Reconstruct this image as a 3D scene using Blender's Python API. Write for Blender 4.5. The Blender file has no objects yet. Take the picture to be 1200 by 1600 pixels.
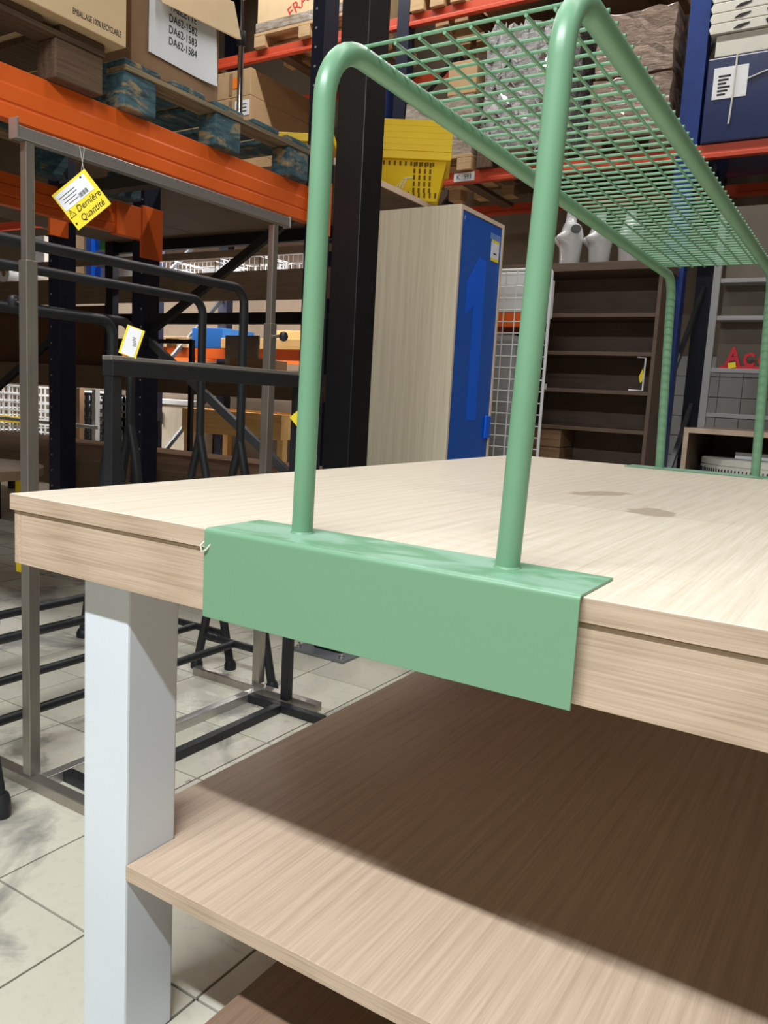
import bpy, bmesh, math, random
from mathutils import Vector, Matrix
random.seed(7)
S = bpy.context.scene
C = S.collection
R = math.radians

# ------------------------------------------------------------------ camera
cam = bpy.data.cameras.new('camera')
cam.sensor_fit = 'HORIZONTAL'
cam.sensor_width = 36.0
cam.lens = 1260.8 / 1200 * 36.0
cam.clip_end = 60
camo = bpy.data.objects.new('camera', cam)
C.objects.link(camo)
camo.location = (1.1401, -0.7428, 1.0781)
camo.rotation_euler = (1.4294, -0.0548, 0.5629)
S.camera = camo

# ------------------------------------------------------------------ world, lights, exposure
w = bpy.data.worlds.new('world'); S.world = w; w.use_nodes = True
w.node_tree.nodes['Background'].inputs[0].default_value = (0.9, 0.95, 1.0, 1)
w.node_tree.nodes['Background'].inputs[1].default_value = 0.25
def strip(loc, length, power, along='X', width=0.1, color=(1, 0.98, 0.94)):
    l = bpy.data.lights.new('key_and_fill_strip', 'AREA'); l.shape = 'RECTANGLE'
    l.size = length if along == 'X' else width
    l.size_y = width if along == 'X' else length
    l.energy = power; l.color = color
    o = bpy.data.objects.new('key_and_fill_strip', l); C.objects.link(o); o.location = loc
    return o
strip((0.75, -1.82, 3.6), 2.6, 232, color=(0.94, 0.985, 1.0))                 # row of tubes behind the photographer
strip((0.2, 1.2, 5.0), 6.0, 80)                 # unseen fill row added over the table
strip((-1.5, 4.2, 5.3), 6.0, 155)                # unseen row added as fill over the back aisle
strip((-6.0, 5.22, 2.62), 6.0, 210)               # added hidden strip that brightens the aisle behind the far shelving
S.view_settings.view_transform = 'Standard'
S.view_settings.look = 'None'
S.view_settings.gamma = 1.0
S.view_settings.use_curve_mapping = False
S.view_settings.exposure = 0.0

# ------------------------------------------------------------------ materials
def srgb(r, g, b):
    def f(c):
        c /= 255.0
        return c / 12.92 if c <= 0.04045 else ((c + 0.055) / 1.055) ** 2.4
    return (f(r), f(g), f(b), 1)
MATS = {}
def newmat(name):
    m = bpy.data.materials.new(name); m.use_nodes = True
    nt = m.node_tree; return m, nt, nt.nodes['Principled BSDF']
def node(nt, t, **kw):
    n = nt.nodes.new(t)
    for k, v in kw.items():
        if k in n.inputs: n.inputs[k].default_value = v
        else: setattr(n, k, v)
    return n
def mixc(nt, fac, a, b, mode='MIX'):
    n = nt.nodes.new('ShaderNodeMix'); n.data_type = 'RGBA'; n.blend_type = mode
    for i, v in ((0, fac), (6, a), (7, b)):
        if hasattr(v, 'is_output'): nt.links.new(v, n.inputs[i])
        else: n.inputs[i].default_value = v
    return n.outputs[2]
def ramp(nt, src, stops):
    n = nt.nodes.new('ShaderNodeValToRGB')
    while len(n.color_ramp.elements) < len(stops): n.color_ramp.elements.new(0.5)
    for e, (p, c) in zip(n.color_ramp.elements, stops):
        e.position = p; e.color = c if len(c) == 4 else (*c, 1)
    nt.links.new(src, n.inputs[0]); return n.outputs[0]
def gv(v): return (v, v, v, 1)
def coords(nt, scale=(1, 1, 1), kind='Object', loc=(0, 0, 0)):
    tc = nt.nodes.new('ShaderNodeTexCoord'); mp = nt.nodes.new('ShaderNodeMapping')
    nt.links.new(tc.outputs[kind], mp.inputs[0]); mp.inputs['Scale'].default_value = scale; mp.inputs['Location'].default_value = loc
    return mp.outputs[0]
def noise(nt, vec, scale=1, detail=4, rough=0.5, dist=0.0):
    n = node(nt, 'ShaderNodeTexNoise', Scale=scale, Detail=detail, Roughness=rough, Distortion=dist)
    nt.links.new(vec, n.inputs['Vector']); return n.outputs['Fac']
def bump(nt, bsdf, h, strength=0.2, dist=0.002):
    b = node(nt, 'ShaderNodeBump', Strength=strength, Distance=dist)
    nt.links.new(h, b.inputs['Height']); nt.links.new(b.outputs[0], bsdf.inputs['Normal'])
def plain(name, col, rough=0.5, metal=0.0, var=0.06, vscale=6.0, coat=0.0, bmp=0.0, bscale=40):
    if name in MATS: return MATS[name]
    m, nt, b = newmat(name)
    v = coords(nt)
    f = noise(nt, v, vscale, 4)
    lo = tuple(c * (1 - var) for c in col[:3]) + (1,); hi = tuple(min(1, c * (1 + var)) for c in col[:3]) + (1,)
    c = ramp(nt, f, [(0.3, lo), (0.7, hi)])
    nt.links.new(c, b.inputs['Base Color'])
    b.inputs['Roughness'].default_value = rough; b.inputs['Metallic'].default_value = metal
    b.inputs['Coat Weight'].default_value = coat
    if bmp: bump(nt, b, noise(nt, v, bscale, 4), bmp, 0.003)
    MATS[name] = m; return m
def wood(name, dark, light, grain='Y', rough=0.45, s=1.0, extra=None):
    if name in MATS: return MATS[name]
    m, nt, b = newmat(name)
    ax = 'XYZ'.index(grain)
    sc = [7 * s] * 3; sc[ax] = 0.7 * s
    sf = [280 * s] * 3; sf[ax] = 5.0 * s
    big = noise(nt, coords(nt, sc), 1, 2, 0.5, 2.2)
    fine = noise(nt, coords(nt, sf), 1, 4, 0.6, 0.2)
    c1 = ramp(nt, big, [(0.25, gv(0.1)), (0.75, gv(0.9))])
    c2 = ramp(nt, fine, [(0.36, gv(0.0)), (0.62, gv(1.0))])
    wv = node(nt, 'ShaderNodeTexWave', Scale=1.0, Distortion=9.0, Detail=2.0)
    wv.inputs['Detail Scale'].default_value = 0.6
    sw = [11 * s] * 3; sw[ax] = 1.3 * s
    nt.links.new(coords(nt, sw, loc=(0.3, 0.7, 0.1)), wv.inputs['Vector'])
    c3 = ramp(nt, wv.outputs['Fac'], [(0.0, gv(0.0)), (0.45, gv(0.8)), (1.0, gv(1.0))])
    f = mixc(nt, 0.55, mixc(nt, 0.55, c1, c3), c2)
    col = mixc(nt, f, dark, light)
    if extra: col = extra(nt, col)
    nt.links.new(col, b.inputs['Base Color'])
    b.inputs['Roughness'].default_value = rough
    bump(nt, b, fine, 0.12, 0.001)
    MATS[name] = m; return m
def brushed(name, col, axis='Z', rough=0.32):
    if name in MATS: return MATS[name]
    m, nt, b = newmat(name)
    sc = [220] * 3; sc['XYZ'.index(axis)] = 4
    f = noise(nt, coords(nt, sc), 1, 3)
    nt.links.new(ramp(nt, f, [(0.3, tuple(c * 0.88 for c in col[:3]) + (1,)), (0.7, col)]), b.inputs['Base Color'])
    b.inputs['Metallic'].default_value = 0.8; b.inputs['Roughness'].default_value = rough
    MATS[name] = m; return m

def stains(nt, col):
    # two dried water marks on the oak top, each with its own ragged outline
    tc = nt.nodes.new('ShaderNodeTexCoord')
    nz = node(nt, 'ShaderNodeTexNoise', Scale=14.0, Detail=3.0)
    nt.links.new(tc.outputs['Object'], nz.inputs['Vector'])
    for (x, y, a, b_, rot) in ((0.630, 0.965, 0.042, 0.085, -28), (0.790, 0.735, 0.046, 0.075, 15)):
        mp = nt.nodes.new('ShaderNodeMapping'); mp.vector_type = 'TEXTURE'
        mp.inputs['Location'].default_value = (x - 0.665, y - 0.979, 0.9)
        mp.inputs['Rotation'].default_value = (0, 0, R(rot))
        mp.inputs['Scale'].default_value = (a, b_, 1)
        nt.links.new(tc.outputs['Object'], mp.inputs[0])
        ln = nt.nodes.new('ShaderNodeVectorMath'); ln.operation = 'LENGTH'
        nt.links.new(mp.outputs[0], ln.inputs[0])
        ad = nt.nodes.new('ShaderNodeMath'); ad.operation = 'MULTIPLY_ADD'
        nt.links.new(nz.outputs['Fac'], ad.inputs[0]); ad.inputs[1].default_value = 1.6
        nt.links.new(ln.outputs['Value'], ad.inputs[2])
        k = ramp(nt, ad.outputs[0], [(0.0, gv(1)), (0.0, gv(1)), (1.0, gv(0))])
        mr = nt.nodes.new('ShaderNodeMapRange'); mr.inputs[1].default_value = 1.55; mr.inputs[2].default_value = 1.72
        mr.inputs[3].default_value = 0.62; mr.inputs[4].default_value = 0.0
        nt.links.new(ad.outputs[0], mr.inputs[0])
        col = mixc(nt, mr.outputs[0], col, srgb(158, 138, 116))
    return col
OAK_TOP = wood('oak_top', srgb(204, 189, 168), srgb(228, 217, 200), 'Y', 0.42, 1.0, stains)
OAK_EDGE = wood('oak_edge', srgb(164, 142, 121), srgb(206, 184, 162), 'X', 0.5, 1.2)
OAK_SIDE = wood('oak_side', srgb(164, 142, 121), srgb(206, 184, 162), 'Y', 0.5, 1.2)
OAK_SHELF = wood('oak_shelf', srgb(186, 162, 140), srgb(214, 192, 170), 'Y', 0.45, 1.0)
OAK_DARK = wood('oak_plinth', srgb(124, 100, 82), srgb(148, 122, 102), 'Y', 0.5, 1.0)
WHITE_METAL = plain('white_metal', srgb(217, 225, 234), 0.4, 0, 0.02)
def green_mat():
    m, nt, b = newmat('sage_green_paint')
    b.inputs['Base Color'].default_value = srgb(114, 158, 126)
    f = noise(nt, coords(nt), 8, 3)
    nt.links.new(ramp(nt, f, [(0.3, srgb(111, 155, 123)), (0.7, srgb(117, 161, 129))]), b.inputs['Base Color'])
    b.inputs['Roughness'].default_value = 0.34
    return m
GREEN = green_mat()
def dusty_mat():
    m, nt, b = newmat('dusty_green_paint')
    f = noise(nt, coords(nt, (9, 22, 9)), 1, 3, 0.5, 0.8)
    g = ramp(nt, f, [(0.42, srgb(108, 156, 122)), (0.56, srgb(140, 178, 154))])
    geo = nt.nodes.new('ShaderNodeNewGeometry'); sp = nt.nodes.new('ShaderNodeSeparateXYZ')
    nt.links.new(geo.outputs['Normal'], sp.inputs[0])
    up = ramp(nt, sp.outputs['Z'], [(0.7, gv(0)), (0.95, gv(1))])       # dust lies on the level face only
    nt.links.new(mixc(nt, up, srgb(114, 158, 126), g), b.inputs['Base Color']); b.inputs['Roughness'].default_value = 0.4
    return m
GREEN_DUST = dusty_mat()
STEEL = brushed('brushed_steel', srgb(176, 170, 162), 'Z')
STEEL_Y = brushed('brushed_steel_bar', srgb(196, 194, 190), 'Y')
CHROME = plain('chrome', srgb(200, 200, 200), 0.15, 1.0, 0.02)
BLACK = plain('black_powder_coat', srgb(34, 36, 40), 0.45, 0.1, 0.15, 20)
BLACK_GLOSS = plain('black_column_paint', srgb(11, 12, 17), 0.42, 0.0, 0.1)
NAVY = plain('navy_rack_paint', srgb(22, 27, 48), 0.45, 0.1, 0.12)
BLUE_RACK = plain('blue_rack_paint', srgb(16, 50, 122), 0.4, 0.0, 0.1)
GREY_BRACE = plain('grey_galvanised_brace', srgb(96, 100, 104), 0.45, 0.6, 0.12)
ORANGE = plain('orange_beam_paint', srgb(232, 102, 34), 0.42, 0.0, 0.06, 3)
RED = plain('red_orange_beam_paint', srgb(206, 78, 48), 0.45, 0.0, 0.06, 3)
CARD = plain('cardboard', srgb(188, 156, 116), 0.8, 0, 0.05, 9)
CARD_LIGHT = plain('pale_cardboard', srgb(214, 186, 146), 0.8, 0, 0.04, 9)
CARD_DARK = plain('brown_cardboard', srgb(148, 116, 86), 0.8, 0, 0.08, 9)
PAPER = plain('white_paper', srgb(236, 238, 242), 0.7, 0, 0.015)
INK = plain('black_ink', srgb(24, 24, 26), 0.7, 0, 0.05)
RED_INK = plain('red_ink', srgb(196, 52, 44), 0.7, 0, 0.05)
YELLOW = plain('yellow_plastic', srgb(255, 216, 0), 0.38, 0, 0.03)
YELLOW_CARD = plain('yellow_card', srgb(250, 226, 40), 0.6, 0, 0.03)
ORANGE_CARD = plain('orange_sticker', srgb(255, 128, 30), 0.6, 0, 0.03)
BROWN_BOARD = wood('brown_board', srgb(96, 76, 58), srgb(122, 98, 76), 'X', 0.6, 0.6)
BOOKCASE = wood('dark_bookcase_wood', srgb(92, 74, 62), srgb(112, 92, 78), 'X', 0.55, 0.7)
PINE = wood('pine', srgb(206, 160, 96), srgb(232, 192, 130), 'X', 0.55, 0.6)
PALLET_WOOD = wood('pallet_wood', srgb(170, 138, 98), srgb(204, 172, 130), 'X', 0.7, 0.6)
BROWN_PALLET = wood('dark_pallet_wood', srgb(66, 48, 36), srgb(112, 88, 68), 'Y', 0.85, 0.8)
def teal_pallet():
    m, nt, b = newmat('worn_teal_pallet')
    f = noise(nt, coords(nt, (6, 6, 14)), 1, 6, 0.65, 0.5)
    g = noise(nt, coords(nt, (40, 12, 60)), 1, 4)
    col = mixc(nt, ramp(nt, g, [(0.3, gv(0)), (0.7, gv(1))]), srgb(38, 64, 74), srgb(80, 112, 120))
    col = mixc(nt, ramp(nt, f, [(0.54, gv(0)), (0.62, gv(1))]), col, srgb(160, 138, 100))
    nt.links.new(col, b.inputs['Base Color']); b.inputs['Roughness'].default_value = 0.85
    bump(nt, b, f, 0.5, 0.01)
    return m
TEAL = teal_pallet()
CAB_WOOD = wood('pale_plywood_veneer', srgb(206, 194, 168), srgb(228, 218, 196), 'Z', 0.5, 0.5)
CAB_EDGE = plain('pale_wood_edge', srgb(226, 204, 182), 0.5)
def blue_door():
    m, nt, b = newmat('dotted_blue_laminate')
    v = node(nt, 'ShaderNodeTexVoronoi', Scale=70.0)
    v.inputs['Randomness'].default_value = 0.0
    nt.links.new(coords(nt), v.inputs['Vector'])
    nt.links.new(ramp(nt, v.outputs['Distance'], [(0.25, srgb(60, 128, 214)), (0.4, srgb(28, 92, 192))]), b.inputs['Base Color'])
    b.inputs['Roughness'].default_value = 0.3
    return m
BLUE_DOOR = blue_door()
BLUE_BRIGHT = plain('bright_blue_vinyl', srgb(10, 104, 244), 0.35, 0, 0.02)
BLUE_PLASTIC = plain('blue_plastic', srgb(44, 66, 128), 0.45, 0, 0.06)
GLOSS_WHITE = plain('glossy_white_fibreglass', srgb(206, 206, 208), 0.12, 0, 0.02, 4, 0.6)
WHITE_WIRE = plain('white_wire', srgb(226, 228, 230), 0.4, 0.0, 0.02)
WHITE_PLASTIC = plain('off_white_plastic', srgb(216, 214, 204), 0.45, 0, 0.04)
GREY_SHELF = plain('light_grey_steel', srgb(158, 158, 160), 0.45, 0.1, 0.04)
RED_PLASTIC = plain('red_acrylic', srgb(206, 24, 48), 0.35, 0, 0.03)
WALL_TILE = plain('white_wall_tile', srgb(190, 192, 194), 0.35, 0, 0.03)
GROUT = plain('dark_grout', srgb(66, 63, 58), 0.9, 0, 0.2, 30)
WALL_M = plain('brown_painted_wall', srgb(128, 114, 98), 0.8, 0, 0.06)
CEIL_M = plain('dark_ceiling', srgb(120, 114, 106), 0.9, 0, 0.06)
WHITE_CAB = wood('pale_laminate', srgb(210, 198, 178), srgb(230, 220, 204), 'Z', 0.5, 0.5)
def wrap_mat(name, c1, c2, scale):
    m, nt, b = newmat(name)
    f = noise(nt, coords(nt, (1, 1, 2.2)), scale, 6, 0.7, 1.0)
    nt.links.new(ramp(nt, f, [(0.35, c1), (0.62, c2)]), b.inputs['Base Color'])
    b.inputs['Roughness'].default_value = 0.22; b.inputs['Coat Weight'].default_value = 0.7
    bump(nt, b, noise(nt, coords(nt, (1, 1, 3)), scale * 2.5, 5, 0.7, 2.0), 0.9, 0.02)
    return m
WRAP_GREY = wrap_mat('wrapped_grey_foam', srgb(112, 112, 112), srgb(214, 214, 214), 9)
WRAP_BROWN = wrap_mat('wrapped_brown_cartons', srgb(128, 106, 90), srgb(156, 134, 118), 4)
WRAP_CLEAR = wrap_mat('shrink_wrapped_carton', srgb(150, 128, 106), srgb(200, 190, 178), 7)
def tile_mat():
    m, nt, b = newmat('worn_floor_tile')
    geo = nt.nodes.new('ShaderNodeNewGeometry')
    n1 = node(nt, 'ShaderNodeTexNoise', Scale=2.6, Detail=6.0, Roughness=0.6, Distortion=0.6)
    n2 = node(nt, 'ShaderNodeTexNoise', Scale=38.0, Detail=5.0)
    nt.links.new(geo.outputs['Position'], n1.inputs['Vector']); nt.links.new(geo.outputs['Position'], n2.inputs['Vector'])
    oi = nt.nodes.new('ShaderNodeObjectInfo')
    base = mixc(nt, oi.outputs['Random'], srgb(196, 192, 176), srgb(214, 210, 194))
    col = mixc(nt, ramp(nt, n1.outputs['Fac'], [(0.55, gv(0)), (0.63, gv(0.8))]), base, srgb(128, 126, 122))
    col = mixc(nt, ramp(nt, n2.outputs['Fac'], [(0.3, gv(0.22)), (0.46, gv(0))]), col, srgb(160, 156, 144))
    n3 = node(nt, 'ShaderNodeTexNoise', Scale=11.0, Detail=4.0, Roughness=0.65)
    nt.links.new(geo.outputs['Position'], n3.inputs['Vector'])
    col = mixc(nt, ramp(nt, n3.outputs['Fac'], [(0.69, gv(0)), (0.71, gv(0.7))]), col, srgb(86, 84, 80))
    nt.links.new(col, b.inputs['Base Color'])
    b.inputs['Roughness'].default_value = 0.38
    bump(nt, b, n2.outputs['Fac'], 0.1, 0.001)
    return m
TILE = tile_mat()
def far_floor():
    m, nt, b = newmat('far_tiled_floor')
    br = node(nt, 'ShaderNodeTexBrick', Scale=1.0)
    br.offset = 0.0
    br.inputs['Brick Width'].default_value = 0.297; br.inputs['Row Height'].default_value = 0.297
    br.inputs['Mortar Size'].default_value = 0.004
    br.inputs['Color1'].default_value = srgb(190, 184, 168); br.inputs['Color2'].default_value = srgb(200, 194, 178); br.inputs['Mortar'].default_value = srgb(96, 92, 86)
    geo = nt.nodes.new('ShaderNodeNewGeometry')
    mp = nt.nodes.new('ShaderNodeMapping'); mp.inputs['Location'].default_value = (0.086, -0.211 + 0.297 * 10, 0)
    nt.links.new(geo.outputs['Position'], mp.inputs[0]); nt.links.new(mp.outputs[0], br.inputs['Vector'])
    nt.links.new(br.outputs['Color'], b.inputs['Base Color']); b.inputs['Roughness'].default_value = 0.5
    return m
FAR_FLOOR = far_floor()

# ------------------------------------------------------------------ mesh builder
class B:
    def __init__(s): s.v = []; s.f = []; s.sm = []
    def add(s, vs, fs, smooth=False):
        o = len(s.v); s.v += [Vector(p) for p in vs]; s.f += [tuple(i + o for i in f) for f in fs]; s.sm += [smooth] * len(fs); return s
    def box(s, x0, x1, y0, y1, z0, z1):
        return s.add([(x0,y0,z0),(x1,y0,z0),(x1,y1,z0),(x0,y1,z0),(x0,y0,z1),(x1,y0,z1),(x1,y1,z1),(x0,y1,z1)],
                     [(3,2,1,0),(4,5,6,7),(0,1,5,4),(1,2,6,5),(2,3,7,6),(3,0,4,7)])
    def bar(s, p, q, a, b, up=(0, 0, 1)):
        # rectangular bar from p to q, a wide (sideways), b tall (towards up)
        p, q, up = Vector(p), Vector(q), Vector(up); d = (q - p).normalized()
        sd = d.cross(up)
        if sd.length < 1e-4: sd = d.cross(Vector((1, 0, 0)))
        sd.normalize(); u = sd.cross(d).normalized()
        c = [sd * (i * a / 2) + u * (j * b / 2) for i, j in ((-1,-1),(1,-1),(1,1),(-1,1))]
        return s.add([p + k for k in c] + [q + k for k in c], [(0,1,2,3),(7,6,5,4),(0,4,5,1),(1,5,6,2),(2,6,7,3),(3,7,4,0)])
    def tube(s, pts, r, n=12, r1=None):
        pts = [Vector(p) for p in pts]; m = len(pts); vs = []; fs = []
        ref = None
        for i, p in enumerate(pts):
            d = (pts[min(i + 1, m - 1)] - pts[max(i - 1, 0)]).normalized()
            if ref is None:
                ref = d.cross(Vector((0, 0, 1)))
                if ref.length < 1e-3: ref = d.cross(Vector((0, 1, 0)))
            ref = (ref - d * ref.dot(d)).normalized(); u = d.cross(ref)
            rr = r if r1 is None else r + (r1 - r) * i / (m - 1)
            for k in range(n):
                a = 2 * math.pi * k / n; vs.append(p + (ref * math.cos(a) + u * math.sin(a)) * rr)
        for i in range(m - 1):
            for k in range(n):
                k2 = (k + 1) % n; fs.append((i*n+k, i*n+k2, (i+1)*n+k2, (i+1)*n+k))
        s.add(vs, fs, True)
        s.add(vs[:n], [tuple(range(n))[::-1]]); s.add(vs[-n:], [tuple(range(n))])
        return s
    def prism(s, poly, z0, z1, plane='XY'):
        n = len(poly)
        def P(a, b, c): return (a, b, c) if plane == 'XY' else ((a, c, b) if plane == 'XZ' else (c, a, b))
        vs = [P(a, b, z0) for a, b in poly] + [P(a, b, z1) for a, b in poly]
        return s.add(vs, [tuple(range(n))[::-1], tuple(range(n, 2*n))] + [(i, (i+1) % n, n + (i+1) % n, n + i) for i in range(n)])
    def lathe(s, prof, n=24, c=(0, 0, 0)):
        vs = []; fs = []
        for r, z in prof:
            for k in range(n):
                a = 2*math.pi*k/n; vs.append((c[0] + r*math.cos(a), c[1] + r*math.sin(a), c[2] + z))
        for i in range(len(prof) - 1):
            for k in range(n):
                fs.append((i*n+k, i*n+(k+1) % n, (i+1)*n+(k+1) % n, (i+1)*n+k))
        s.add(vs, fs, True)
        s.add(vs[:n], [tuple(range(n))[::-1]]); s.add(vs[-n:], [tuple(range(n))]); return s
    def xf(s, M): s.v = [M @ p for p in s.v]; return s
OFF = {}
def finish(o, name, mat, parent, bev=0.0):
    C.objects.link(o)
    if mat: o.data.materials.append(mat)
    if parent is not None:
        o.parent = parent; OFF[o] = OFF.get(parent, Vector((0, 0, 0)))
    if bev:
        md = o.modifiers.new('bevel', 'BEVEL'); md.width = bev; md.segments = 2; md.limit_method = 'ANGLE'; md.angle_limit = R(40)
def build(b, name, mat, parent=None, bev=0.0, label=None, cat=None, group=None, kind=None, partlabel=None):
    off = OFF.get(parent, Vector((0, 0, 0))) if parent is not None else Vector((0, 0, 0))
    if parent is None:
        lo = Vector((min(p.x for p in b.v), min(p.y for p in b.v), min(p.z for p in b.v)))
        hi = Vector((max(p.x for p in b.v), max(p.y for p in b.v), max(p.z for p in b.v)))
        off = Vector(((lo.x + hi.x) / 2, (lo.y + hi.y) / 2, lo.z))
    me = bpy.data.meshes.new(name)
    me.from_pydata([tuple(p - off) for p in b.v], [], b.f)
    me.polygons.foreach_set('use_smooth', b.sm)
    bm = bmesh.new(); bm.from_mesh(me)
    bmesh.ops.remove_doubles(bm, verts=bm.verts, dist=1e-6)
    bmesh.ops.recalc_face_normals(bm, faces=bm.faces); bm.to_mesh(me); bm.free()
    me.update()
    if any(b.sm): me.set_sharp_from_angle(angle=R(42))
    o = bpy.data.objects.new(name, me)
    finish(o, name, mat, parent, bev)
    if parent is None: o.location = off; OFF[o] = off
    if label: o['label'] = label
    if cat: o['category'] = cat
    if group: o['group'] = group
    if kind: o['kind'] = kind
    if partlabel: o['label'] = partlabel
    return o
def share(src, name, parent, delta=(0, 0, 0), rz=0):
    o = src.copy(); C.objects.link(o); o.parent = parent; OFF[o] = OFF.get(parent, Vector())
    o.location = Vector(src.location) + Vector(delta); o.rotation_euler.z += rz
    return o
def thing(name, label, cat, loc=(0, 0, 0), rz=0.0, group=None, local=False):
    o = bpy.data.objects.new(name, None); o.empty_display_size = 0.1; C.objects.link(o)
    o.location = loc; o.rotation_euler.z = rz
    OFF[o] = Vector((0, 0, 0)) if (local or rz) else Vector(loc)
    o['label'] = label; o['category'] = cat
    if group: o['group'] = group
    return o
def copy_tree(o, parent=None):
    c = o.copy(); C.objects.link(c); c.parent = parent
    for ch in list(o.children): copy_tree(ch, c)
    return c
def text(body, size, origin, right, up, name, mat, parent, ext=0.0006, align='CENTER', sx=1.0, shear=0.0, off=0.0):
    cu = bpy.data.curves.new('t', 'FONT'); cu.body = body; cu.size = size; cu.align_x = align; cu.align_y = 'CENTER'
    cu.extrude = ext; cu.resolution_u = 2; cu.shear = shear; cu.offset = off; cu.space_line = 1.0
    to = bpy.data.objects.new('t', cu); C.objects.link(to)
    bpy.context.view_layer.update()
    me = bpy.data.meshes.new_from_object(to.evaluated_get(bpy.context.evaluated_depsgraph_get()))
    bpy.data.objects.remove(to)
    r, u = Vector(right).normalized() * sx, Vector(up).normalized(); n = r.cross(u).normalized()
    M = Matrix(((r.x, u.x, n.x, origin[0]), (r.y, u.y, n.y, origin[1]), (r.z, u.z, n.z, origin[2]), (0, 0, 0, 1)))
    o_ = OFF.get(parent, Vector())
    me.transform(Matrix.Translation(-o_) @ M); me.materials.clear(); me.name = name
    o = bpy.data.objects.new(name, me); finish(o, name, mat, parent)
    return o
def arc(c, r, a0, a1, n, e1, e2):
    c, e1, e2 = Vector(c), Vector(e1), Vector(e2)
    return [c + e1 * (r * math.cos(a0 + (a1 - a0) * i / n)) + e2 * (r * math.sin(a0 + (a1 - a0) * i / n)) for i in range(n + 1)]

# ------------------------------------------------------------------ the setting
floor = build(B().box(-10, 5, -4, 6.6, -0.12, -0.006), 'floor', GROUT, kind='structure')
T = 0.297
tb = B().box(0.0026, T - 0.0026, 0.0026, T - 0.0026, -0.012, 0)
t0 = build(tb, 'tile', TILE, floor, bev=0.0012)
foff = OFF[floor]
first = True
FX0, FX1, FY0, FY1 = -0.086 - 9*T, -0.086 + 5*T, 0.211 - 4*T, 0.211 + 9*T
for i in range(-9, 5):
    for j in range(-4, 9):
        p = Vector((-0.086 + i*T, 0.211 + j*T, 0))
        if first: t0.location = p; first = False
        else:
            o = t0.copy(); C.objects.link(o); o.parent = floor; o.location = p
fb = B()
fb.box(-10, FX0, -4, 6.6, -0.01, 0).box(FX1, 5, -4, 6.6, -0.01, 0).box(FX0, FX1, -4, FY0, -0.01, 0).box(FX0, FX1, FY1, 6.6, -0.01, 0)
build(fb, 'far_tiling', FAR_FLOOR, floor, kind='stuff')
wb_ = build(B().box(-10, 5, 6.4, 6.55, 0, 6.5), 'wall_back', WALL_M, kind='structure')
tw = B().box(0.002, 0.178, 6.385, 6.4, 0.002, 0.162)
w0 = build(tw, 'wall_tile', WALL_TILE, wb_, bev=0.002); first = True
for i in range(-8, 6):
    for j in range(0, 10):
        d = Vector((-0.3 + i*0.18, 0, -0.095 + j*0.165 + 0.002))
        if d.z < 0: continue
        if first: w0.location = d; first = False
        else:
            o = w0.copy(); C.objects.link(o); o.parent = wb_; o.location = d
build(B().box(-10.15, -10, -4, 6.55, 0, 6.5), 'wall_left', WALL_M, kind='structure')
build(B().box(5, 5.15, -4, 6.55, 0, 6.5), 'wall_right', WALL_M, kind='structure')
build(B().box(-10, 5, -4.15, -4, 0, 6.5), 'wall_front', WALL_M, kind='structure')
build(B().box(-10, 5, -4, 6.55, 6.5, 6.6), 'ceiling', CEIL_M, kind='structure')

# ------------------------------------------------------------------ the oak table
TW, TD = 1.33, 1.958
tab = thing('display_table', 'pale oak display table with white square legs and a lower shelf', 'table', (0.665, 0.979, 0))
build(B().box(0, TW, 0, TD, 0.875, 0.9), 'tabletop', OAK_TOP, tab, 0.0012)
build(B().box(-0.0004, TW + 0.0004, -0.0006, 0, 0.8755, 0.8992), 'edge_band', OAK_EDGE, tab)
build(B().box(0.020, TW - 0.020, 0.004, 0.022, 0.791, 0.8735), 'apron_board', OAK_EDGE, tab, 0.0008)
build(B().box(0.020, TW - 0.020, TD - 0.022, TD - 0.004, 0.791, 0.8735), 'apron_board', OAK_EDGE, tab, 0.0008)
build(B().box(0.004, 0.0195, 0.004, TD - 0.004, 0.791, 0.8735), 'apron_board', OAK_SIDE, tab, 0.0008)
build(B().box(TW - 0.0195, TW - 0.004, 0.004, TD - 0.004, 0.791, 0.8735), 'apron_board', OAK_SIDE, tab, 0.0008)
build(B().box(0.03, TW - 0.03, 0.03, TD - 0.03, 0.865, 0.875), 'top_rail', OAK_SIDE, tab)
L0, L1, M0, M1 = 0.1127, 0.2144, 0.048, 0.1495
for x0, x1 in ((L0, L1), (TW - L1, TW - L0)):
    for y0, y1 in ((M0, M1), (TD - M1, TD - M0)):
        build(B().box(x0, x1, y0, y1, 0, 0.866), 'leg', WHITE_METAL, tab, 0.004)
e = 0.0008
sh = [(L1 + e, M0), (TW - L1 - e, M0), (TW - L1 - e, M1 + e), (TW - 0.107, M1 + e), (TW - 0.107, TD - M1 - e), (TW - L1 - e, TD - M1 - e), (TW - L1 - e, TD - M0),
      (L1 + e, TD - M0), (L1 + e, TD - M1 - e), (0.107, TD - M1 - e), (0.107, M1 + e), (L1 + e, M1 + e)]
build(B().prism(sh, 0.3125, 0.3372), 'lower_shelf', OAK_SHELF, tab, 0.001)
build(B().box(L1 + e, TW - L1 - e, M0 - 0.0006, M0, 0.3132, 0.3366), 'shelf_edge_band', OAK_EDGE, tab)
build(B().box(0.346, 0.98, 0.06, 1.90, 0.0, 0.1), 'plinth', OAK_DARK, tab, 0.001)

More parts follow.
